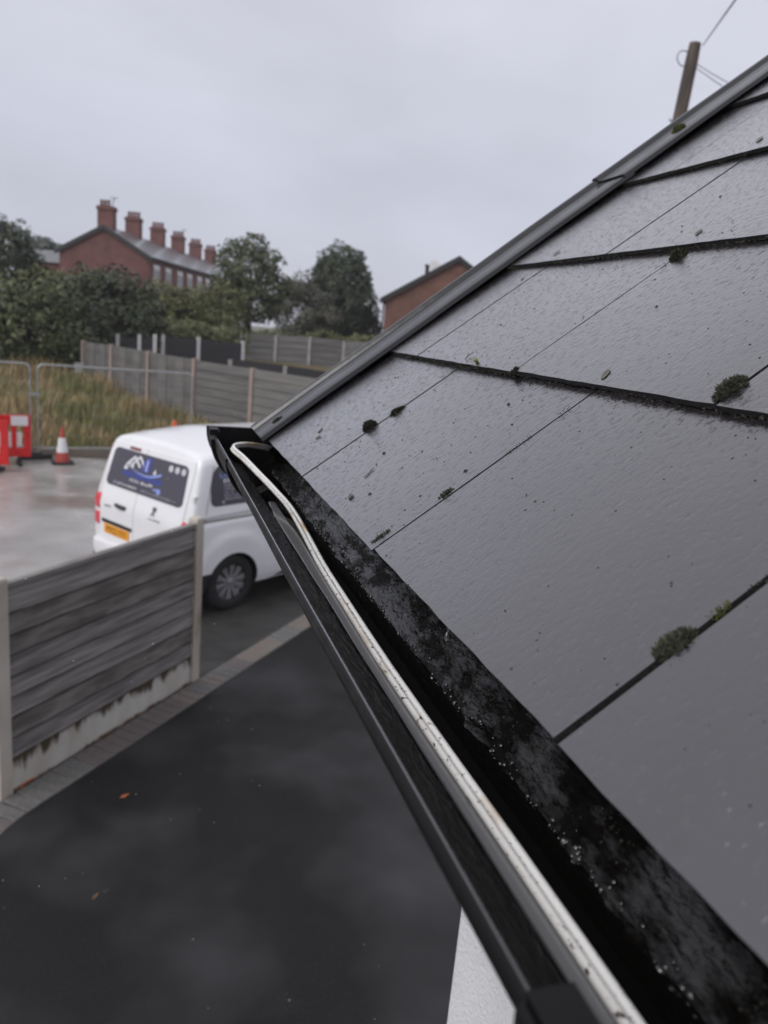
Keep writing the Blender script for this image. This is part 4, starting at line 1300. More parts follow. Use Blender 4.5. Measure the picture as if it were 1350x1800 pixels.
polys(lion, PR, 0.0135, van, 'emblem', 'emblem')
glyphs([(-0.19, 0.988, -0.24, 0.020, 7)], PR, 0.0125, van, 'emblem', 14, 'badge')
for z in (1.34, 0.82):
    bm = MB(); bm.box((xrear(z) + .02, -(hwid(z) - 0.035), z), (0.06, 0.05, 0.075)); bm.build('door_hinge', 'van_white', van, bevel=0.008)
# bumper
bm = MB(); rings = []
for y in [-.93, -.90, -.80, -.5, 0, .5, .80, .90, .93]:
    e = 0.0 if abs(y) < .85 else (0.10 if abs(y) > .92 else 0.045)
    rings.append([(XR - .075 + e, y, .36), (XR - .095 + e, y, .47), (XR - .085 + e, y, .535), (XR - .02 + e, y, .555), (XR + .1, y, .555), (XR + .1, y, .36)])
bm.extrude(None, rings); bm.build('rear_bumper', 'van_white', van, 40)
bm = MB(); rings = []
for y in [-.92, -.85, 0, .85, .92]:
    e = 0 if abs(y) < .9 else 0.06
    rings.append([(XR - .06 + e, y, .24), (XR - .07 + e, y, .362), (XR + .1, y, .362), (XR + .1, y, .24)])
bm.extrude(None, rings); bm.build('bumper_valance', 'van_black', van, 40)
# side window, rail, seams, side windows on the far side, windscreen, front lamps
for P_ in (PS, PSL):
    sw_ = vpart([(1.245 + (1.712 - 1.245) * k / 16, -0.325 + (0.11 * (k / 16) ** 3) + (0.05 * (1 - math.sqrt(max(0, 1 - (1 - min(1, k / 2)) ** 2))) if k < 2 else 0) + (0.07 * ((k - 12) / 4) ** 2 if k > 12 else 0), 0.80) for k in range(17)], P_, 0.004, 'vinyl', 'side_window', thick=0.006)
    if P_ is PS:
        sw_['label'] = 'dark side window with rows of faded lettering'
        glyphs([(-0.19, 1.625, 0.8, 0.055, 14), (-0.19, 1.555, 0.8, 0.05, 14)], PS, 0.0075, sw_, 'ink_pale', 31)
        glyphs([(-0.19, 1.495, 0.8, 0.042, 18)], PS, 0.0075, sw_, 'ink_white', 32)
        glyphs([(-0.14, 1.45 - 0.037 * k, 0.34 + 0.3 * ((k * 7) % 3) / 2, 0.028, 12 + 4 * (k % 3)) for k in range(5)], PS, 0.0075, sw_, 'ink_grey', 33)
        polys([[(-0.16 + .02 * math.cos(R(45 * i)), 1.285 + .02 * math.sin(R(45 * i))) for i in range(8)]], PS, 0.0075, sw_, 'ink_grey', 'icon')
    vpart([(1.078, -0.43, 1.6), (1.108, -0.43, 1.6)], P_, 0.004, 'rail_grey', 'door_rail', thick=0.004)
    for xs_ in (0.50, 1.62, 2.55):
        vpart([(0.28 + (1.70 - .28) * k / 20, xs_, xs_ + 0.008) for k in range(21)], P_, 0.0012, 'seam', 'door_seam', thick=0.002)
    vpart([(0.30 + (1.68 - .30) * k / 20, xrear(0.30 + (1.68 - .30) * k / 20) + 0.165, xrear(0.30 + (1.68 - .30) * k / 20) + 0.172) for k in range(3, 21)], P_, 0.0012, 'seam', 'panel_seam', thick=0.002)
    vpart([(0.26, 0.62, 2.3), (0.30, 0.68, 2.25), (0.33, 0.80, 2.15)], P_, 0.010, 'van_black', 'side_cladding', thick=0.012)
    vpart(trap(1.17, 1.66, 1.72, 2.50, 1.75, 2.22, 10, .05), P_, 0.004, 'glass_dark', 'door_window', thick=0.005)
bm = MB()
bm.add([(2.29, -.66, 1.755), (2.29, .66, 1.755), (2.90, .80, 1.235), (2.90, -.80, 1.235)], [(0, 1, 2, 3)]); bm.build('windscreen', 'glass_dark', van)
for sy in (-1, 1):
    bm = MB(); bm.box((3.60, sy * .66, .80), (0.2, 0.26, 0.16), Matrix.Rotation(sy * R(-18), 3, 'Z')); bm.build('headlight', 'lamp_clear', van, bevel=0.03)
    bm = MB(); bm.box((2.62, sy * 1.06, 1.20), (0.12, 0.19, 0.24)); bm.build('door_mirror', 'van_black', van, bevel=0.03)
# wheels: tyre, wheel trim with ten broad spokes
tyre = MB(); tyre.lathe([(.205, -.095), (.235, -.105), (.30, -.105), (.325, -.085), (.330, -.04), (.330, .04), (.325, .085), (.30, .105), (.235, .105), (.205, .095)], 48, None, 0, True)
tyre_me = tyre.mesh('tyre', 'tyre', 40)
rim = MB(); rim.lathe([(.207, -.02), (.207, .085), (.226, .101), (.232, .094), (.212, .075), (.20, .05), (.18, .03), (.02, .03)], 48)
rim.lathe([(.045, .03), (.045, .082), (.03, .092), (.001, .093)], 24)
for k in range(10):
    for dd in (-.075, .075):
        a = 2 * math.pi * k / 10
        c0, c1 = a + dd * 1.7, a + dd * 1.25
        p0 = Vector((math.cos(c0) * .04, math.sin(c0) * .04, .078)); p1 = Vector((math.cos(c1) * .214, math.sin(c1) * .214, .086))
        d = (p1 - p0); sd = Vector((-d.y, d.x, 0)).normalized()
        q = [p0 + sd * .008, p0 - sd * .008, p1 - sd * .0155, p1 + sd * .0155]
        rim.add(q + [t - Vector((0, 0, .03)) for t in q], [(0, 1, 2, 3), (1, 5, 6, 2), (3, 7, 4, 0), (0, 4, 5, 1), (2, 6, 7, 3)])
rim_me = rim.mesh('wheel_trim', 'alloy', 35)
back_me = MB().lathe([(.20, .028), (.001, .03)], 32).mesh('wheel_disc', 'van_black')
for hx in (0.0, WB):
    for sy in (-1, 1):
        wh = bpy.data.objects.new('wheel', tyre_me.copy()); wh.data.name = 'wheel'
        COL.objects.link(wh); wh.parent = van
        wh.matrix_local = Matrix.Translation((hx, sy * 0.825, 0.330)) @ Matrix.Rotation(R(90) * (1 if sy < 0 else -1), 4, 'X') @ Matrix.Rotation(R(12), 4, 'Z')
        inst(rim_me, 'wheel_trim', wh); inst(back_me, 'wheel_disc', wh)
# black underbody pan
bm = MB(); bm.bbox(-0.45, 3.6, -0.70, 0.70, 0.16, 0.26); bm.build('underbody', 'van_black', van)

# ------------------------------------------------------------------ site fencing, barriers, cones
def heras(x0, y0, x1, y1, label):
    L_ = math.hypot(x1 - x0, y1 - y0)
    e = empty('mesh_fence_panel', (x0, y0, 0), math.atan2(y1 - y0, x1 - x0), label, 'fence', 'temporary mesh fence panels')
    r = 0.12
    pts = [(0, 0, 0.12)] + [(0, 0, 1.98 - r)] + [(r - r * math.cos(R(15 * k)), 0, 1.98 - r + r * math.sin(R(15 * k))) for k in range(1, 6)] + [(r, 0, 1.98)] + [(L_ - r, 0, 1.98)] + \
          [(L_ - r + r * math.sin(R(15 * k)), 0, 1.98 - r + r * math.cos(R(15 * k))) for k in range(1, 6)] + [(L_, 0, 1.98 - r), (L_, 0, 0.12)]
    b = MB(); b.tube(pts, 0.021, 8); b.build('frame', 'galv', e, 50)
    b = MB(); b.tube([(0.02, 0, 0.22)] + [(L_ * k / 10, 0.0, 0.22 + 0.05 * math.sin(math.pi * k / 10)) for k in range(1, 10)] + [(L_ - .02, 0, 0.22)], 0.017, 8); b.build('bottom_rail', 'galv', e, 50)
    b = MB()
    n = int(L_ / 0.095)
    for k in range(1, n):
        x = L_ * k / n; b.box((x, 0.012, 1.08), (0.0032, 0.0032, 1.72))
    for k in range(8): b.box((L_ / 2, 0.016, 0.3 + 0.22 * k), (L_ - .05, 0.0032, 0.0032))
    o = b.build('wire_mesh', 'galv', e); o['kind'] = 'stuff'
    for x in (0, L_):
        b = MB(); b.tube([(x, 0, 0.0), (x, 0, 0.3)], 0.017, 8); b.build('leg', 'galv', e, 50)
    return e


heras(-2.10, 17.42, 1.02, 17.60, 'galvanised mesh fence panel standing behind the traffic cone')
heras(-5.40, 17.22, -2.24, 17.40, 'galvanised mesh fence panel at the left edge behind the red barriers')


def ballast(x, y, rz, label):
    b = MB(); n = 12
    b.prism([(-.32, -.10), (-.27, -.125), (.27, -.125), (.32, -.10), (.32, .10), (.27, .125), (-.27, .125), (-.32, .10)], 0, .11)
    b.box((0, 0, 0.125), (0.26, 0.16, 0.035))
    o = b.build('rubber_block', 'rubber', None, bevel=0.01, loc=(x, y, 0.0)); o.rotation_euler[2] = rz
    return tag(o, label, 'block')


ballast(-2.17, 17.42, R(25), 'black rubber ballast block under the joint of the two mesh panels')
ballast(1.02, 17.60, R(85), 'black rubber ballast block at the right end of the mesh panel')
ballast(-5.4, 17.22, R(85), 'black rubber ballast block at the far left mesh panel end')
b = MB(); b.box((0, 0, 1.36), (0.22, 0.05, 0.06)); b.box((0, 0.0, 1.36), (0.03, 0.09, 0.03))
o = b.build('fence_clip', 'galv', loc=(-2.17, 17.41, 0)); tag(o, 'metal clip coupling the two mesh fence panels', 'clip')


def barrier(x, y, rz, label, signed=False):
    e = empty('road_barrier', (x, y, 0), rz, label, 'barrier', 'red plastic road barriers')
    W_ = 0.98
    b = MB()
    b.bbox(0, W_, -.025, .025, .80, 1.0); b.bbox(0, .13, -.025, .025, .16, .80); b.bbox(W_ - .13, W_, -.025, .025, .16, .80)
    b.bbox(.13, W_ - .13, -.025, .025, .16, .34)
    for k in range(1, 4):
        xc = .13 + (W_ - .26) * k / 4
        b.bbox(xc - .045, xc + .045, -.025, .025, .34, .80)
    b.bbox(.06, .18, -.03, .03, 0.99, 1.03)
    b.build('body', 'barrier_red', e)
    for k in range(4):
        xc = .13 + (W_ - .26) * (k + .5) / 4
        b = MB(); b.prism([(xc - .055, -.012), (xc + .055, -.012), (xc + .055, .012), (xc - .055, .012)], .37, .66); b.build('white_slat', 'barrier_white', e)
    if signed:
        b = MB(); b.bbox(W_ - .36, W_ - .05, -.034, -.0255, .79, .985); b.build('sign_board', 'sign_white', e)
    for xc in (.22, W_ - .22):
        b = MB(); b.prism([(xc - .035, -.27), (xc + .035, -.27), (xc + .05, .27), (xc - .05, .27)], 0, .06); b.box((xc, 0, .10), (.06, .16, .12)); b.build('foot', 'rubber', e)
    return e


barrier(-3.13, 16.62, R(12), 'red plastic barrier with white slats and a small sign board', True)
barrier(-3.40, 16.05, R(-12), 'red plastic barrier cut by the left edge, standing in front of the other')
b = MB(); b.prism([(-.16, -.06), (.16, -.07), (.17, .06), (-.15, .07)], 0, .12); b.box((.02, 0, .15), (.2, .1, .06))
o = b.build('concrete_lump', 'foam', loc=(-2.62, 16.75, 0.0)); o.rotation_euler[2] = .4; tag(o, 'pale broken lump lying under the red barrier', 'rubble')


def cone(x, y, label, s=1.0, red='cone_red'):
    e = empty('traffic_cone', (x, y, 0), 0.2, label, 'cone', 'traffic cones')
    b = MB(); b.prism([(-.21, -.16), (-.16, -.21), (.16, -.21), (.21, -.16), (.21, .16), (.16, .21), (-.16, .21), (-.21, .16)], 0, .045 * s); b.build('base', 'rubber', e)
    r_ = lambda z: .145 + (.032 - .145) * (z - .045) / .705
    for z0, z1, mt, nm, ex in ((.045, .245, red, 'lower_cone', 0), (.245, .545, 'cone_white', 'reflective_sleeve', .002), (.545, .75, red, 'tip', 0)):
        b = MB(); b.lathe([(r_(z0) + ex, z0 * s), (r_(z1) + ex, z1 * s)], 24); b.build(nm, mt, e, 50)
    return e


cone(-1.60, 17.0, 'red and white traffic cone standing in front of the mesh fence')
cone(0.62, 16.35, 'bright orange cone tip just showing above the van roof', 1.45, 'cone_orange')

# timber edging behind the mesh fence
for k in range(5):
    b = MB(); b.box((0, 0, 0.10), (2.2, .10, .20))
    e_x = -5.6 + 2.22 * k
    o = b.build('timber_sleeper', 'sleeper', loc=(e_x, 17.86 + .03 * (k % 2), 0)); tag(o, ['weathered sleeper at the far left edging the grass', 'weathered sleeper behind the red barriers edging the grass', 'weathered sleeper behind the traffic cone edging the grass', 'weathered sleeper edging the grass just left of the van roof', 'weathered sleeper edging the grass hidden mostly by the van'][k], 'sleeper', 'sleepers edging the grass')

# long straw grass
b = MB(); rr = random.Random(21); vs = []; fs = []
for i in range(26000):
    x = rr.uniform(-9, 6.5); y = 18.0 + rr.random() ** 1.2 * 9.0
    if noise.noise((x * .5, y * .5, 2)) < -0.35: continue
    z = gz(x, y); tall = 0.32 + 0.45 * max(0, noise.noise((x * .45, y * .45, 6)) + .35) * sstep(18, 19.5, y)
    if x > 1.5: tall *= 0.75
    h = tall * rr.uniform(.5, 1.25); a = rr.uniform(0, 6.28); ln = h * rr.uniform(.1, .55); wd = rr.uniform(.006, .016)
    dx, dy = math.cos(a), math.sin(a); px, py = -dy * wd, dx * wd
    k = len(vs)
    vs += [(x - px, y - py, z - .02), (x + px, y + py, z - .02), (x + dx * ln * .4 - px * .8, y + dy * ln * .4 - py * .8, z + h * .65), (x + dx * ln * .4 + px * .8, y + dy * ln * .4 + py * .8, z + h * .65), (x + dx * ln, y + dy * ln, z + h)]
    fs += [(k, k + 1, k + 3, k + 2), (k + 2, k + 3, k + 4)]
b.add(vs, fs)
tag(b.build('long_grass', 'grass'), 'long straw and green grass behind the mesh fence', 'grass', kind='stuff')

# ------------------------------------------------------------------ garden fences behind
def bay_fence(pts, top, height, label, board_m, post_m, nbo, name='garden_fence', upright=False, post_extra=0.03):
    """pts: post positions (x, y); bays of horizontal boards between posts"""
    p0 = pts[0]
    e = empty(name, (p0[0], p0[1], 0), 0, label, 'fence')
    for i, p in enumerate(pts):
        b = MB(); zt = top[i] + post_extra; x, y = p[0] - p0[0], p[1] - p0[1]
        b.box((x, y, zt - (height + .5) / 2), (.12, .12, height + .5), Matrix.Rotation(math.atan2(pts[-1][1] - p0[1], pts[-1][0] - p0[0]), 3, 'Z'))
        b.build('post', post_m, e)
    for i in range(len(pts) - 1):
        a, c = Vector((pts[i][0] - p0[0], pts[i][1] - p0[1])), Vector((pts[i + 1][0] - p0[0], pts[i + 1][1] - p0[1]))
        d = (c - a).normalized(); nrm = Vector((d.y, -d.x)); a2, c2 = a + d * .06, c - d * .06
        if upright:
            nb_ = nbo; za, zc = top[i], top[i + 1]
            for k in range(nb_):
                f0, f1 = k / nb_, (k + 1) / nb_ - .03 / nb_
                q0, q1 = a2 + (c2 - a2) * f0, a2 + (c2 - a2) * f1; zt = za + (zc - za) * f0
                off = nrm * (.012 * (k % 2)); b = MB()
                pp_ = [q0 + off, q1 + off, q1 + off - nrm * .02, q0 + off - nrm * .02]
                b.add([(q.x, q.y, zt - height) for q in pp_] + [(q.x, q.y, zt) for q in pp_], [(3, 2, 1, 0), (4, 5, 6, 7), (0, 1, 5, 4), (1, 2, 6, 5), (2, 3, 7, 6), (3, 0, 4, 7)])
                b.build('board', board_m[k % len(board_m)], e)
        else:
            for k in range(nbo):
                hb = height / nbo; b = MB()
                z0a, z0c = top[i] - height + hb * k, top[i + 1] - height + hb * k
                o0, o1 = nrm * .03, nrm * .008
                b.add([(*(a2 + o0), z0a), (*(c2 + o0), z0c), (*(c2 + o1), z0c + hb * 1.06), (*(a2 + o1), z0a + hb * 1.06), (*(a2 - nrm * .01), z0a), (*(c2 - nrm * .01), z0c), (*(c2 - nrm * .01), z0c + hb * 1.06), (*(a2 - nrm * .01), z0a + hb * 1.06)],
                      [(0, 1, 2, 3), (7, 6, 5, 4), (0, 3, 7, 4), (1, 5, 6, 2), (0, 4, 5, 1), (3, 2, 6, 7)])
                b.build('board', board_m[(k * 2 + i) % len(board_m)], e)
    return e


f1 = [(-1.871, 26.935), (-0.943, 25.182), (0.123, 23.2), (1.289, 21.361), (2.579, 19.43), (3.9, 17.45), (5.25, 15.45)]
bay_fence(f1[:4], [2.11, 2.13, 2.11, 2.09], 1.7, 'grey closeboard fence running away beside the long grass, pinkish posts', ['wood_far', 'wood_far_b'], 'post_pink', 5, upright=True)
bay_fence(f1[3:], [2.06, 2.06, 2.05, 2.05], 1.7, 'grey horizontal-board fence at the near end, behind the van and gutter', ['wood_far', 'wood_far_b'], 'post_pink', 8)
bay_fence([(0.62, 29.6), (1.9, 29.9), (3.62, 30.6)], [2.36, 2.36, 2.33], 0.95, 'black-stained board fence behind the grey fence', ['wood_black'], 'post_white', 5, post_extra=0.1)
bay_fence([(-1.72, 28.95), (-.9, 28.99), (-.18, 29.0), (.34, 29.0)], [2.2, 2.24, 2.28, 2.32], 0.9, 'dark low fence with white posts under the dark bushes', ['wood_black'], 'post_white', 4, post_extra=0.13)
bay_fence([(2.473, 23.87), (4.10, 23.62), (5.797, 23.29), (7.6, 22.9)], [2.05, 1.98, 1.86, 1.78], 0.45, 'low black board fence between the two grey fences', ['wood_black'], 'post_grey', 2, post_extra=-0.02)
bay_fence([(2.5, 33.95), (3.93, 33.77), (5.36, 33.57), (6.79, 33.32), (8.23, 32.99), (9.6, 32.6), (11.0, 32.2)], [2.6, 2.62, 2.68, 2.74, 2.70, 2.74, 2.74], 1.3, 'long grey board fence with pale posts below the trees', ['wood_far_b', 'wood_far'], 'post_grey', 5)
b = MB(); b.box((0, 0, .14), (.26, .2, .28)); b.box((0, 0, .29), (.30, .24, .03))
o = b.build('utility_box', 'post_grey', bevel=.02, loc=(-1.95, 26.2, gz(-1.95, 26.2) + .32)); tag(o, 'small pale box at the left end of the closeboard fence', 'box')

# ------------------------------------------------------------------ trees, bushes, hedges
def foliage(clumps, n, size, seed, fill=0.55):
    rr = random.Random(seed); vs = []; fs = []
    wts = [c[3] * c[4] * c[5] for c in clumps]; tot = sum(wts)
    for (cx, cy, cz, rx, ry, rz_), wt in zip(clumps, wts):
        for _ in range(int(n * wt / tot) + 1):
            d = Vector((rr.gauss(0, 1), rr.gauss(0, 1), rr.gauss(0, 1))).normalized()
            rad = fill + (1.06 - fill) * rr.random() ** 0.6
            lump = 1 + 0.30 * noise.noise((d.x * 2.2 + cx, d.y * 2.2 + cy, d.z * 2.2 + cz + seed))
            p = Vector((cx + d.x * rx * rad * lump, cy + d.y * ry * rad * lump, cz + d.z * rz_ * rad * lump))
            if noise.noise((p.x * 1.7, p.y * 1.7, p.z * 1.7 + seed)) < -0.28: continue
            s_ = size * rr.uniform(.55, 1.5)
            nrm = (d + Vector((rr.uniform(-.9, .9), rr.uniform(-.9, .9), rr.uniform(-.4, 1.0)))).normalized()
            e1 = nrm.orthogonal().normalized(); e1 = Matrix.Rotation(rr.uniform(0, 6.28), 3, nrm) @ e1; e2 = nrm.cross(e1)
            k = len(vs)
            vs += [p + e1 * s_, p + e2 * s_ * .5 + nrm * s_ * .15, p - e1 * s_, p - e2 * s_ * .5 - nrm * s_ * .15]
            fs.append((k, k + 1, k + 2, k + 3))
    return MB().add(vs, fs)


def tree(name, label, loc, clumps, n, size, mt, seed, cat='tree', trunk=0.14, group=None, limbs=True, trunk_h=None, fill=0.55):
    """clumps relative to loc"""
    e = empty(name, loc, 0, label, cat, group)
    foliage(clumps, int(n * 1.9), size * 0.82, seed, fill).build('crown', mt, e)
    if limbs:
        rr = random.Random(seed + 1); b = MB()
        cz = sum(c[2] for c in clumps) / len(clumps)
        th = trunk_h or cz
        b.tube([(0, 0, -0.3), (rr.uniform(-.05, .05), .03, th * .4), (rr.uniform(-.1, .1), .0, th * .75), (0, 0, th)], [trunk, trunk * .8, trunk * .6, trunk * .35], 8)
        for c in clumps:
            f = rr.uniform(.35, .7)
            s0 = Vector((0, 0, th * f)); en = Vector(c[:3])
            mid = (s0 + en) / 2 + Vector((rr.uniform(-.1, .1), rr.uniform(-.1, .1), .15))
            b.tube([s0, mid, en], [trunk * .45, trunk * .3, trunk * .12], 6)
        b.build('trunk', 'bark', e, 60)
    return e


def blob(rr, w_, h0, h1, n, dep=None, rs=(.35, .6)):
    o_ = []
    for _ in range(n):
        f = rr.random(); a = rr.uniform(0, 6.28); wd = w_ / 2 * (0.95 - 0.5 * abs(f - .4))
        r_ = w_ * rr.uniform(*rs) * .5
        o_.append((math.cos(a) * wd * rr.random() ** .5, math.sin(a) * (dep or w_) / 2 * .7 * rr.random() ** .5, h0 + (h1 - h0) * f, r_, r_, r_ * rr.uniform(.75, 1.1)))
    return o_


GB = 'trees on the hillside'
def TL(x, y, dz=-.1): return (x, y, gz(x, y) + dz)
rr = random.Random(4)
l = TL(-6.2, 39.5); tree('broadleaf_tree', 'dark bushy tree cut by the left edge', l, [(0, 0, 2.9, 1.6, 1.5, 1.5), (.55, 0, 3.9, .8, .8, .75), (-.5, 0, 4.2, .9, .9, .9), (1.0, .2, 2.3, 1.0, 1, 1.1), (-1.2, .1, 2.6, 1.3, 1.2, 1.5)], 5200, .12, 'leaf_dark', 3, group=GB)
l = TL(-6.9, 60, -.1); tree('broadleaf_tree', 'small misty tree behind the left end of the brick terrace', l, blob(rr, 3.2, 3.3, 5.3, 7), 2000, .16, 'leaf_misty', 5, group=GB)
l = TL(-3.7, 27.9); tree('bush', 'tall dark bush at the left edge above the long grass', l, [(0, 0, 1.6, 1.7, 1.3, 1.5), (-1.1, .2, 2.2, 1.0, 1, 1.0), (.8, 0, 2.3, 1.0, .9, .9), (1.3, 0, 1.0, 1.0, .9, 1.0), (-1.8, 0, 1.0, 1.2, 1, 1.2)], 6500, .10, 'leaf_mid', 7, 'bush', .09, GB)
l = TL(-1.35, 29.9); tree('bush', 'tallest dark bush in front of the terrace gable', l, [(0, 0, 1.5, 1.5, 1.2, 1.6), (-.6, 0, 2.7, .9, .8, .8), (.5, .1, 2.75, .95, .8, .85), (1.2, 0, 1.6, 1.0, .9, 1.2), (-1.3, 0, 1.4, 1.0, .9, 1.1)], 6500, .10, 'leaf_dark', 8, 'bush', .09, GB)
l = TL(-2.6, 31.3); tree('bush', 'olive green bush rising between the two dark bushes', l, [(0, 0, 2.2, 1.3, 1.0, 1.0), (.9, 0, 2.6, .8, .8, .7), (-1.0, 0, 2.4, .9, .8, .8)], 3200, .10, 'leaf_olive', 9, 'bush', .08, GB)
l = TL(1.15, 33.9, .05); tree('bush', 'rounded green bush below the terrace windows', l, [(-.5, 0, 1.9, 1.1, .9, .85), (.6, 0, 1.9, 1.0, .9, .75), (1.3, 0, 1.5, .8, .8, .7), (-1.4, 0, 1.5, .9, .8, .8), (0, 0, 1.0, 1.4, 1, .9)], 4800, .09, 'leaf_olive', 10, 'bush', .07, GB)
l = TL(1.9, 31.9); tree('hedge', 'low pale green hedge above the dark fence', l, [(-.9, 0, 1.15, .7, .6, .5), (0, 0, 1.2, .8, .6, .5), (.9, 0, 1.1, .8, .6, .5), (1.6, 0, 1.0, .6, .5, .45)], 3000, .075, 'leaf_pale', 11, 'hedge', .04, GB)
l = TL(5.2, 41.7); tree('broadleaf_tree', 'airy broadleaf tree right of the brick terrace', l, [(0, 0, 3.4, 1.5, 1.4, 1.3), (-.9, 0, 4.2, .85, .8, .8), (.1, 0, 4.75, .85, .8, .65), (.95, 0, 4.0, .8, .8, .75), (1.2, 0, 2.7, 1.0, 1, 1.0), (-1.2, .1, 2.9, .9, .9, .9), (0, 0, 1.9, 1.7, 1.4, 1.1), (-1.55, 0, 3.9, .45, .45, .4)], 5200, .115, 'leaf_mid', 12, group=GB, trunk=.17)
l = TL(7.75, 39.5); tree('bush', 'grey-green leafless-looking bush between the two tall trees', l, blob(rr, 3.0, .9, 3.0, 11, 2.0) + [(-.4, 0, 3.2, .5, .5, .7)], 4200, .085, 'leaf_grey', 13, 'bush', .08, GB, fill=.3)
l = TL(9.75, 41.0); tree('conifer_tree', 'tall dense domed dark evergreen tree', l, [(0, 0, 4.35, 1.25, 1.1, .95), (.05, 0, 3.4, 1.65, 1.4, 1.25), (.25, 0, 2.2, 1.85, 1.5, 1.4), (-.2, 0, 1.2, 1.9, 1.5, 1.2), (-.8, 0, 3.5, .7, .8, .8), (1.25, 0, 1.2, 1.0, .9, 1.1)], 14000, .105, 'leaf_dark', 14, group=GB, trunk=.2, fill=.7)
l = TL(12.1, 42.4, -.3); tree('bush', 'small bright bush beside the right brick house', l, blob(rr, 1.9, 1.2, 2.9, 7), 1500, .09, 'leaf_olive', 15, 'bush', .06, GB)
l = TL(5.2, 35.6); tree('hedge', 'scrubby hedge behind the long grey fence, left half', l, [(-1.8 + .6 * k, 0, .75 + .12 * math.sin(k * 2), .6, .55, .5) for k in range(7)], 3600, .075, 'leaf_mid', 16, 'hedge', .04, GB)
l = TL(8.6, 35.0); tree('hedge', 'scrubby hedge behind the long grey fence, right half', l, [(-1.4 + .55 * k, 0, .80 + .15 * math.sin(k * 1.7), .6, .55, .55) for k in range(6)], 3200, .075, 'leaf_olive', 17, 'hedge', .04, GB)
l = TL(12.3, 37.5, -.2); tree('hedge', 'dark evergreen hedge left of the right brick house', l, [(-.9 + .5 * k, 0, 1.5 + .15 * math.sin(k), .6, .6, .8) for k in range(4)], 2200, .09, 'leaf_dark', 18, 'hedge', .05, GB)
l = TL(7.2, 41.8, .2); tree('bush', 'mid green bush filling the gap behind the grey-green bush', l, blob(rr, 2.6, .8, 2.5, 8, 1.6), 3000, .10, 'leaf_mid', 23, 'bush', .07, GB)
l = TL(3.2, 38.5, .1); tree('bush', 'green bush at the foot of the far terrace houses', l, blob(rr, 3.0, .6, 2.2, 9, 1.6), 3200, .10, 'leaf_olive', 24, 'bush', .07, GB)
l = TL(-6.3, 29.0); tree('bush', 'dark bush at the far left behind the barriers', l, blob(rr, 3.6, .6, 2.6, 9), 4200, .10, 'leaf_mid', 19, 'bush', .07, GB)

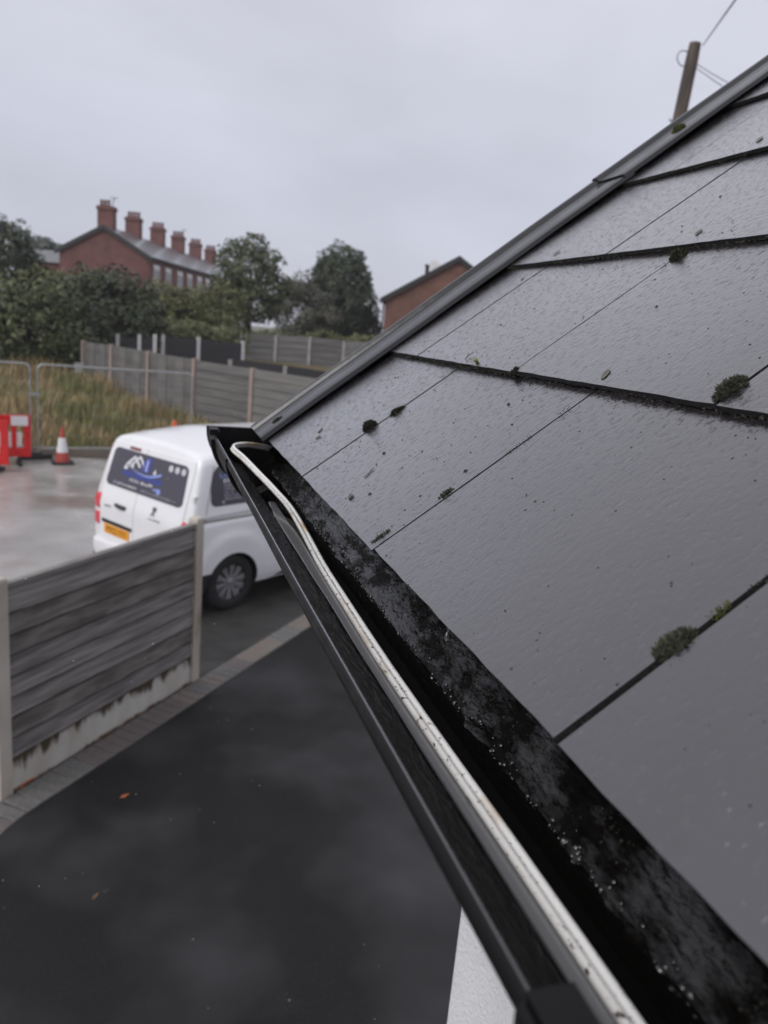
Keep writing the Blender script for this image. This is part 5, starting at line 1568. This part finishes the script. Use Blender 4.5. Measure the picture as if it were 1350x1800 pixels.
# ------------------------------------------------------------------ terrace of brick houses on the rise
TR = -math.atan2(9.525, 27.74)
tax = Vector((math.sin(-TR), math.cos(-TR)))
base = Vector((-2.436, 51.94))
HW, HE, HR, HL = 2.75, 4.75, 6.28, 4.95
lab = ['nearest terrace house with the bare brick gable end', 'second terrace house along from the gable end', 'third terrace house along from the gable end', 'fourth terrace house along from the gable end', 'fifth terrace house along from the gable end', 'last terrace house, half hidden by the airy tree']
for i in range(6):
    p = base + tax * HL * i
    e = empty('terraced_house', (p.x, p.y, 1.67), TR, 'red brick ' + lab[i], 'house', 'brick terrace')
    b = MB()
    y0, y1 = 0.0, HL - .004
    b.add([(-HW, y0, -1.2), (HW, y0, -1.2), (HW, y1, -1.2), (-HW, y1, -1.2), (-HW, y0, HE), (HW, y0, HE), (HW, y1, HE), (-HW, y1, HE), (0, y0, HR), (0, y1, HR)],
          [(0, 1, 5, 8, 4), (1, 2, 6, 5), (2, 3, 7, 9, 6), (3, 0, 4, 7)])
    b.build('wall', 'brick_terrace', e)
    b = MB(); ov = .22; ya = y0 - (.14 if i == 0 else 0); t_ = .09; sl = (HR - HE) / HW
    for sx in (-1, 1):
        q = [(0, HR + .03), (sx * (HW + ov), HE - ov * sl + .03)]
        b.add([(q[0][0], ya, q[0][1]), (q[0][0], y1, q[0][1]), (q[1][0], y1, q[1][1]), (q[1][0], ya, q[1][1]), (q[0][0], ya, q[0][1] + t_), (q[0][0], y1, q[0][1] + t_), (q[1][0], y1, q[1][1] + t_), (q[1][0], ya, q[1][1] + t_)],
              [(0, 1, 2, 3), (7, 6, 5, 4), (0, 3, 7, 4), (3, 2, 6, 7), (1, 5, 6, 2)])
    rf = b.build('roof', 'roof_far', e)
    if i == 0:
        for sx in (-1, 1):
            b = MB(); q0, q1 = (0, HR + .10), (sx * (HW + ov), HE - ov * sl + .10)
            b.add([(q0[0], -.16, q0[1]), (q1[0], -.16, q1[1]), (q1[0], -.16, q1[1] - .26), (q0[0], -.16, q0[1] - .26), (q0[0], -.02, q0[1]), (q1[0], -.02, q1[1]), (q1[0], -.02, q1[1] - .26), (q0[0], -.02, q0[1] - .26)],
                  [(0, 1, 2, 3), (7, 6, 5, 4), (0, 4, 5, 1), (3, 2, 6, 7), (1, 5, 6, 2)])
            b.build('barge_board', 'barge', e)
    b = MB(); b.box((HW + .18, HL / 2, HE - .05), (.14, HL, .12)); b.build('eaves_gutter', 'barge', e)
    yc = .45 if i == 0 else .1
    b = MB(); b.bbox(-.46, .46, yc - .34, yc + .34, HR - .35, HR + .98); b.bbox(-.52, .52, yc - .40, yc + .40, HR + .98, HR + 1.10); b.bbox(-.48, .48, yc - .36, yc + .36, HR + 1.10, HR + 1.2)
    ch = b.build('chimney', 'brick_terrace', e)
    for k in range(4 if i else 3):
        b = MB(); b.lathe([(.10, HR + 1.2), (.085, HR + 1.5), (.105, HR + 1.52), (.105, HR + 1.56)], 10, Matrix.Translation((-.33 + .22 * k, yc, 0))); b.build('chimney_pot', 'brick_terrace', ch)
    if i in (0, 3):
        b = MB(); b.tube([(.3, yc, HR + 1.1), (.45, yc, HR + 1.75)], .02, 6); b.box((.45, yc, HR + 1.75), (.5, .02, .02)); b.box((.42, yc, HR + 1.65), (.4, .02, .02)); b.build('aerial', 'barge', ch)
    for fy, ww, z0, hh in ((.95, 1.0, 2.95, 1.25), (3.3, 1.0, 2.95, 1.25), (1.0, 1.25, .5, 1.4)):
        b = MB(); b.bbox(HW + .002, HW + .07, fy, fy + ww, z0, z0 + hh); fr = b.build('window', 'frame_white', e)
        for q in (0, 1):
            b = MB(); b.bbox(HW + .06, HW + .078, fy + .09 + q * (ww / 2 - .03), fy + ww / 2 - .03 + q * (ww / 2 - .04), z0 + .1, z0 + hh - .1); b.build('pane', 'glass_dark', fr)
        b = MB(); b.bbox(HW + .001, HW + .12, fy - .08, fy + ww + .08, z0 - .12, z0); b.build('sill', 'frame_white', e)
        b = MB(); b.bbox(HW + .001, HW + .03, fy - .08, fy + ww + .08, z0 + hh, z0 + hh + .18); b.build('lintel', 'frame_white', e)
    b = MB(); b.bbox(HW + .002, HW + .05, 3.4, 4.25, -.2, 1.95); b.build('door', 'barge', e)
# low roof seen left of the terrace
e = empty('outbuilding', (-5.9, 54.5, 1.7), TR, 'small slate roofed outbuilding at the left end of the terrace', 'building')
b = MB(); b.bbox(-1.6, 1.6, -1, 2, -1, 3.9); b.build('wall', 'brick_terrace', e)
b = MB(); b.add([(-1.8, -1.2, 3.9), (1.8, -1.2, 3.9), (1.8, .5, 4.7), (-1.8, .5, 4.7), (1.8, 2.2, 3.9), (-1.8, 2.2, 3.9)], [(0, 1, 2, 3), (3, 2, 4, 5), (0, 3, 5), (1, 4, 2)]); b.build('roof', 'roof_far', e)

# brick house on the right
RH = math.atan2(-1.12, 3.22)
e = empty('brick_house', (14.07, 35.30, 0.0), RH, 'orange-red brick house with plain gable rising behind the roof verge', 'house')
hwR, zE, zR = 3.42, 4.86, 7.0
b = MB()
b.add([(-hwR + .12, 0, -.5), (hwR - .12, 0, -.5), (hwR - .12, 8, -.5), (-hwR + .12, 8, -.5), (-hwR + .12, 0, zE), (hwR - .12, 0, zE), (hwR - .12, 8, zE), (-hwR + .12, 8, zE), (0, 0, zR - .12), (0, 8, zR - .12)],
      [(0, 1, 5, 8, 4), (1, 2, 6, 5), (2, 3, 7, 9, 6), (3, 0, 4, 7)])
b.build('wall', 'brick_house', e)
b = MB(); sl = (zR - zE) / hwR
for sx in (-1, 1):
    q0, q1 = (0, zR - .08), (sx * (hwR + .12), zE - .12 * sl - .08)
    b.add([(q0[0], -.15, q0[1]), (q0[0], 8.1, q0[1]), (q1[0], 8.1, q1[1]), (q1[0], -.15, q1[1]), (q0[0], -.15, q0[1] + .1), (q0[0], 8.1, q0[1] + .1), (q1[0], 8.1, q1[1] + .1), (q1[0], -.15, q1[1] + .1)], [(0, 1, 2, 3), (7, 6, 5, 4), (0, 3, 7, 4), (3, 2, 6, 7), (1, 5, 6, 2)])
b.build('roof', 'roof_far', e)
for sx in (-1, 1):
    b = MB(); q0, q1 = (0, zR + .0), (sx * (hwR + .14), zE - .14 * sl + .0)
    b.add([(q0[0], -.18, q0[1]), (q1[0], -.18, q1[1]), (q1[0], -.18, q1[1] - .24), (q0[0], -.18, q0[1] - .24), (q0[0], -.03, q0[1]), (q1[0], -.03, q1[1]), (q1[0], -.03, q1[1] - .24), (q0[0], -.03, q0[1] - .24)],
          [(0, 1, 2, 3), (7, 6, 5, 4), (0, 4, 5, 1), (3, 2, 6, 7), (1, 5, 6, 2)])
    b.build('barge_board', 'barge', e)
b = MB(); b.box((-hwR - .06, 3.9, zE - .14), (.13, 8, .12)); b.tube([(-hwR + .04, .25, zE - .2), (-hwR + .04, .25, 0)], .04, 8); b.build('eaves_gutter', 'barge', e)
b = MB(); b.tube([(-1.45, .6, 6.0), (-1.45, .6, 6.45)], .10, 10); b.lathe([(.13, 6.45), (.13, 6.55)], 10, Matrix.Translation((-1.45, .6, 0))); b.build('vent_pipe', 'barge', e, 50)
b = MB(); b.lathe([(.02, 0), (.2, .04), (.28, .10)], 14, Matrix.Translation((-1.1, .5, 6.5)) @ Matrix.Rotation(R(70), 4, 'X')); b.tube([(-1.1, .55, 6.2), (-1.1, .5, 6.5)], .02, 6); b.build('satellite_dish', 'post_white', e, 50)

# ------------------------------------------------------------------ telegraph pole and wires
pol = empty('telegraph_pole', (8.80, 13.22, 0), 0, 'brown timber telegraph pole rising behind the slate roof', 'pole')
b = MB(); ptop = Vector((0.458, -0.17, 8.70))
b.tube([(0, 0, -.3), tuple(ptop * .5), tuple(ptop * .97), tuple(ptop)], [.15, .13, .112, .10], 16); b.build('shaft', 'pole_wood', pol, 50)
b = MB()
for z in (7.35, 6.9, 6.2):
    f = z / 8.7
    for sx in (-1, 1): b.tube([(ptop.x * f + sx * .10, ptop.y * f, z + .2 * (sx > 0)), (ptop.x * f + sx * .24, ptop.y * f - .06, z + .06 + .2 * (sx > 0))], .012, 6)
b.build('step_iron', 'wire', pol)
b = MB(); b.tube(spline([(.36, -.18, 8.32), (.24, -.17, 8.30), (.15, -.15, 8.40), (.18, -.15, 8.52), (.29, -.16, 8.55), (.38, -.17, 8.52)], 5), .009, 6); b.build('wire_loop', 'wire', pol)
W0 = Vector((9.36, 12.97, 8.66))
def wire(a, c, sag, r, label):
    a, c = Vector(a), Vector(c); pts = [a.lerp(c, k / 24) - Vector((0, 0, sag * 4 * (k / 24) * (1 - k / 24))) for k in range(25)]
    b = MB(); b.tube(pts, r, 6); o = b.build('overhead_wire', 'wire', None, 60); tag(o, label, 'wire', 'overhead wires')
wire(W0, (2.0, 2.15, 4.86), 0.0, .010, 'single wire slanting up out of the frame from the pole top')
wire((9.33, 13.0, 8.36), (6.7, 7.3, 5.85), 0.04, .007, 'upper of two thin wires sloping down right from the pole')
wire((9.33, 13.0, 8.30), (6.9, 7.4, 5.72), 0.04, .007, 'lower of two thin wires sloping down right from the pole')

# ------------------------------------------------------------------ falling rain, a few drops in the air
b = MB(); rr = random.Random(8)
cm = cam.rotation_euler.to_matrix()
for i in range(150):
    d = rr.uniform(1.2, 7.0); ax, ay = rr.uniform(-.52, .30), rr.uniform(-.60, .45)
    if ax > 0.1 and ay < .1: continue
    p = Vector((0, 0, CAM_H)) + cm @ Vector((ax * d, ay * d, -d))
    if p.z < 0.1 or p.x > 0.05 + 0.2 * p.y: continue
    s_ = rr.uniform(.0005, .0009) * (1 + d * .22)
    b.lathe([(.0001, -s_ * 1.2), (s_, 0), (.0001, s_ * 1.6)], 6, Matrix.Translation(p))
tag(b.build('falling_rain', 'rain', None, 80), 'fine raindrops falling through the air', 'rain', kind='stuff')

# ------------------------------------------------------------------ drizzle haze round the whole place
b = MB(); b.bbox(-405, 405, -125, 455, -1.2, 11.5)
hz = b.build('haze', 'wire'); tag(hz, 'thin drizzle haze filling the air', 'haze', kind='stuff')
hm = bpy.data.materials.new('haze'); hm.use_nodes = True
for n_ in list(hm.node_tree.nodes): hm.node_tree.nodes.remove(n_)
ho = hm.node_tree.nodes.new('ShaderNodeOutputMaterial'); pv = hm.node_tree.nodes.new('ShaderNodeVolumePrincipled')
pv.inputs['Color'].default_value = (0.86, 0.88, 0.93, 1); pv.inputs['Density'].default_value = 0.0009
hm.node_tree.links.new(pv.outputs[0], ho.inputs['Volume'])
hz.data.materials.clear(); hz.data.materials.append(hm)
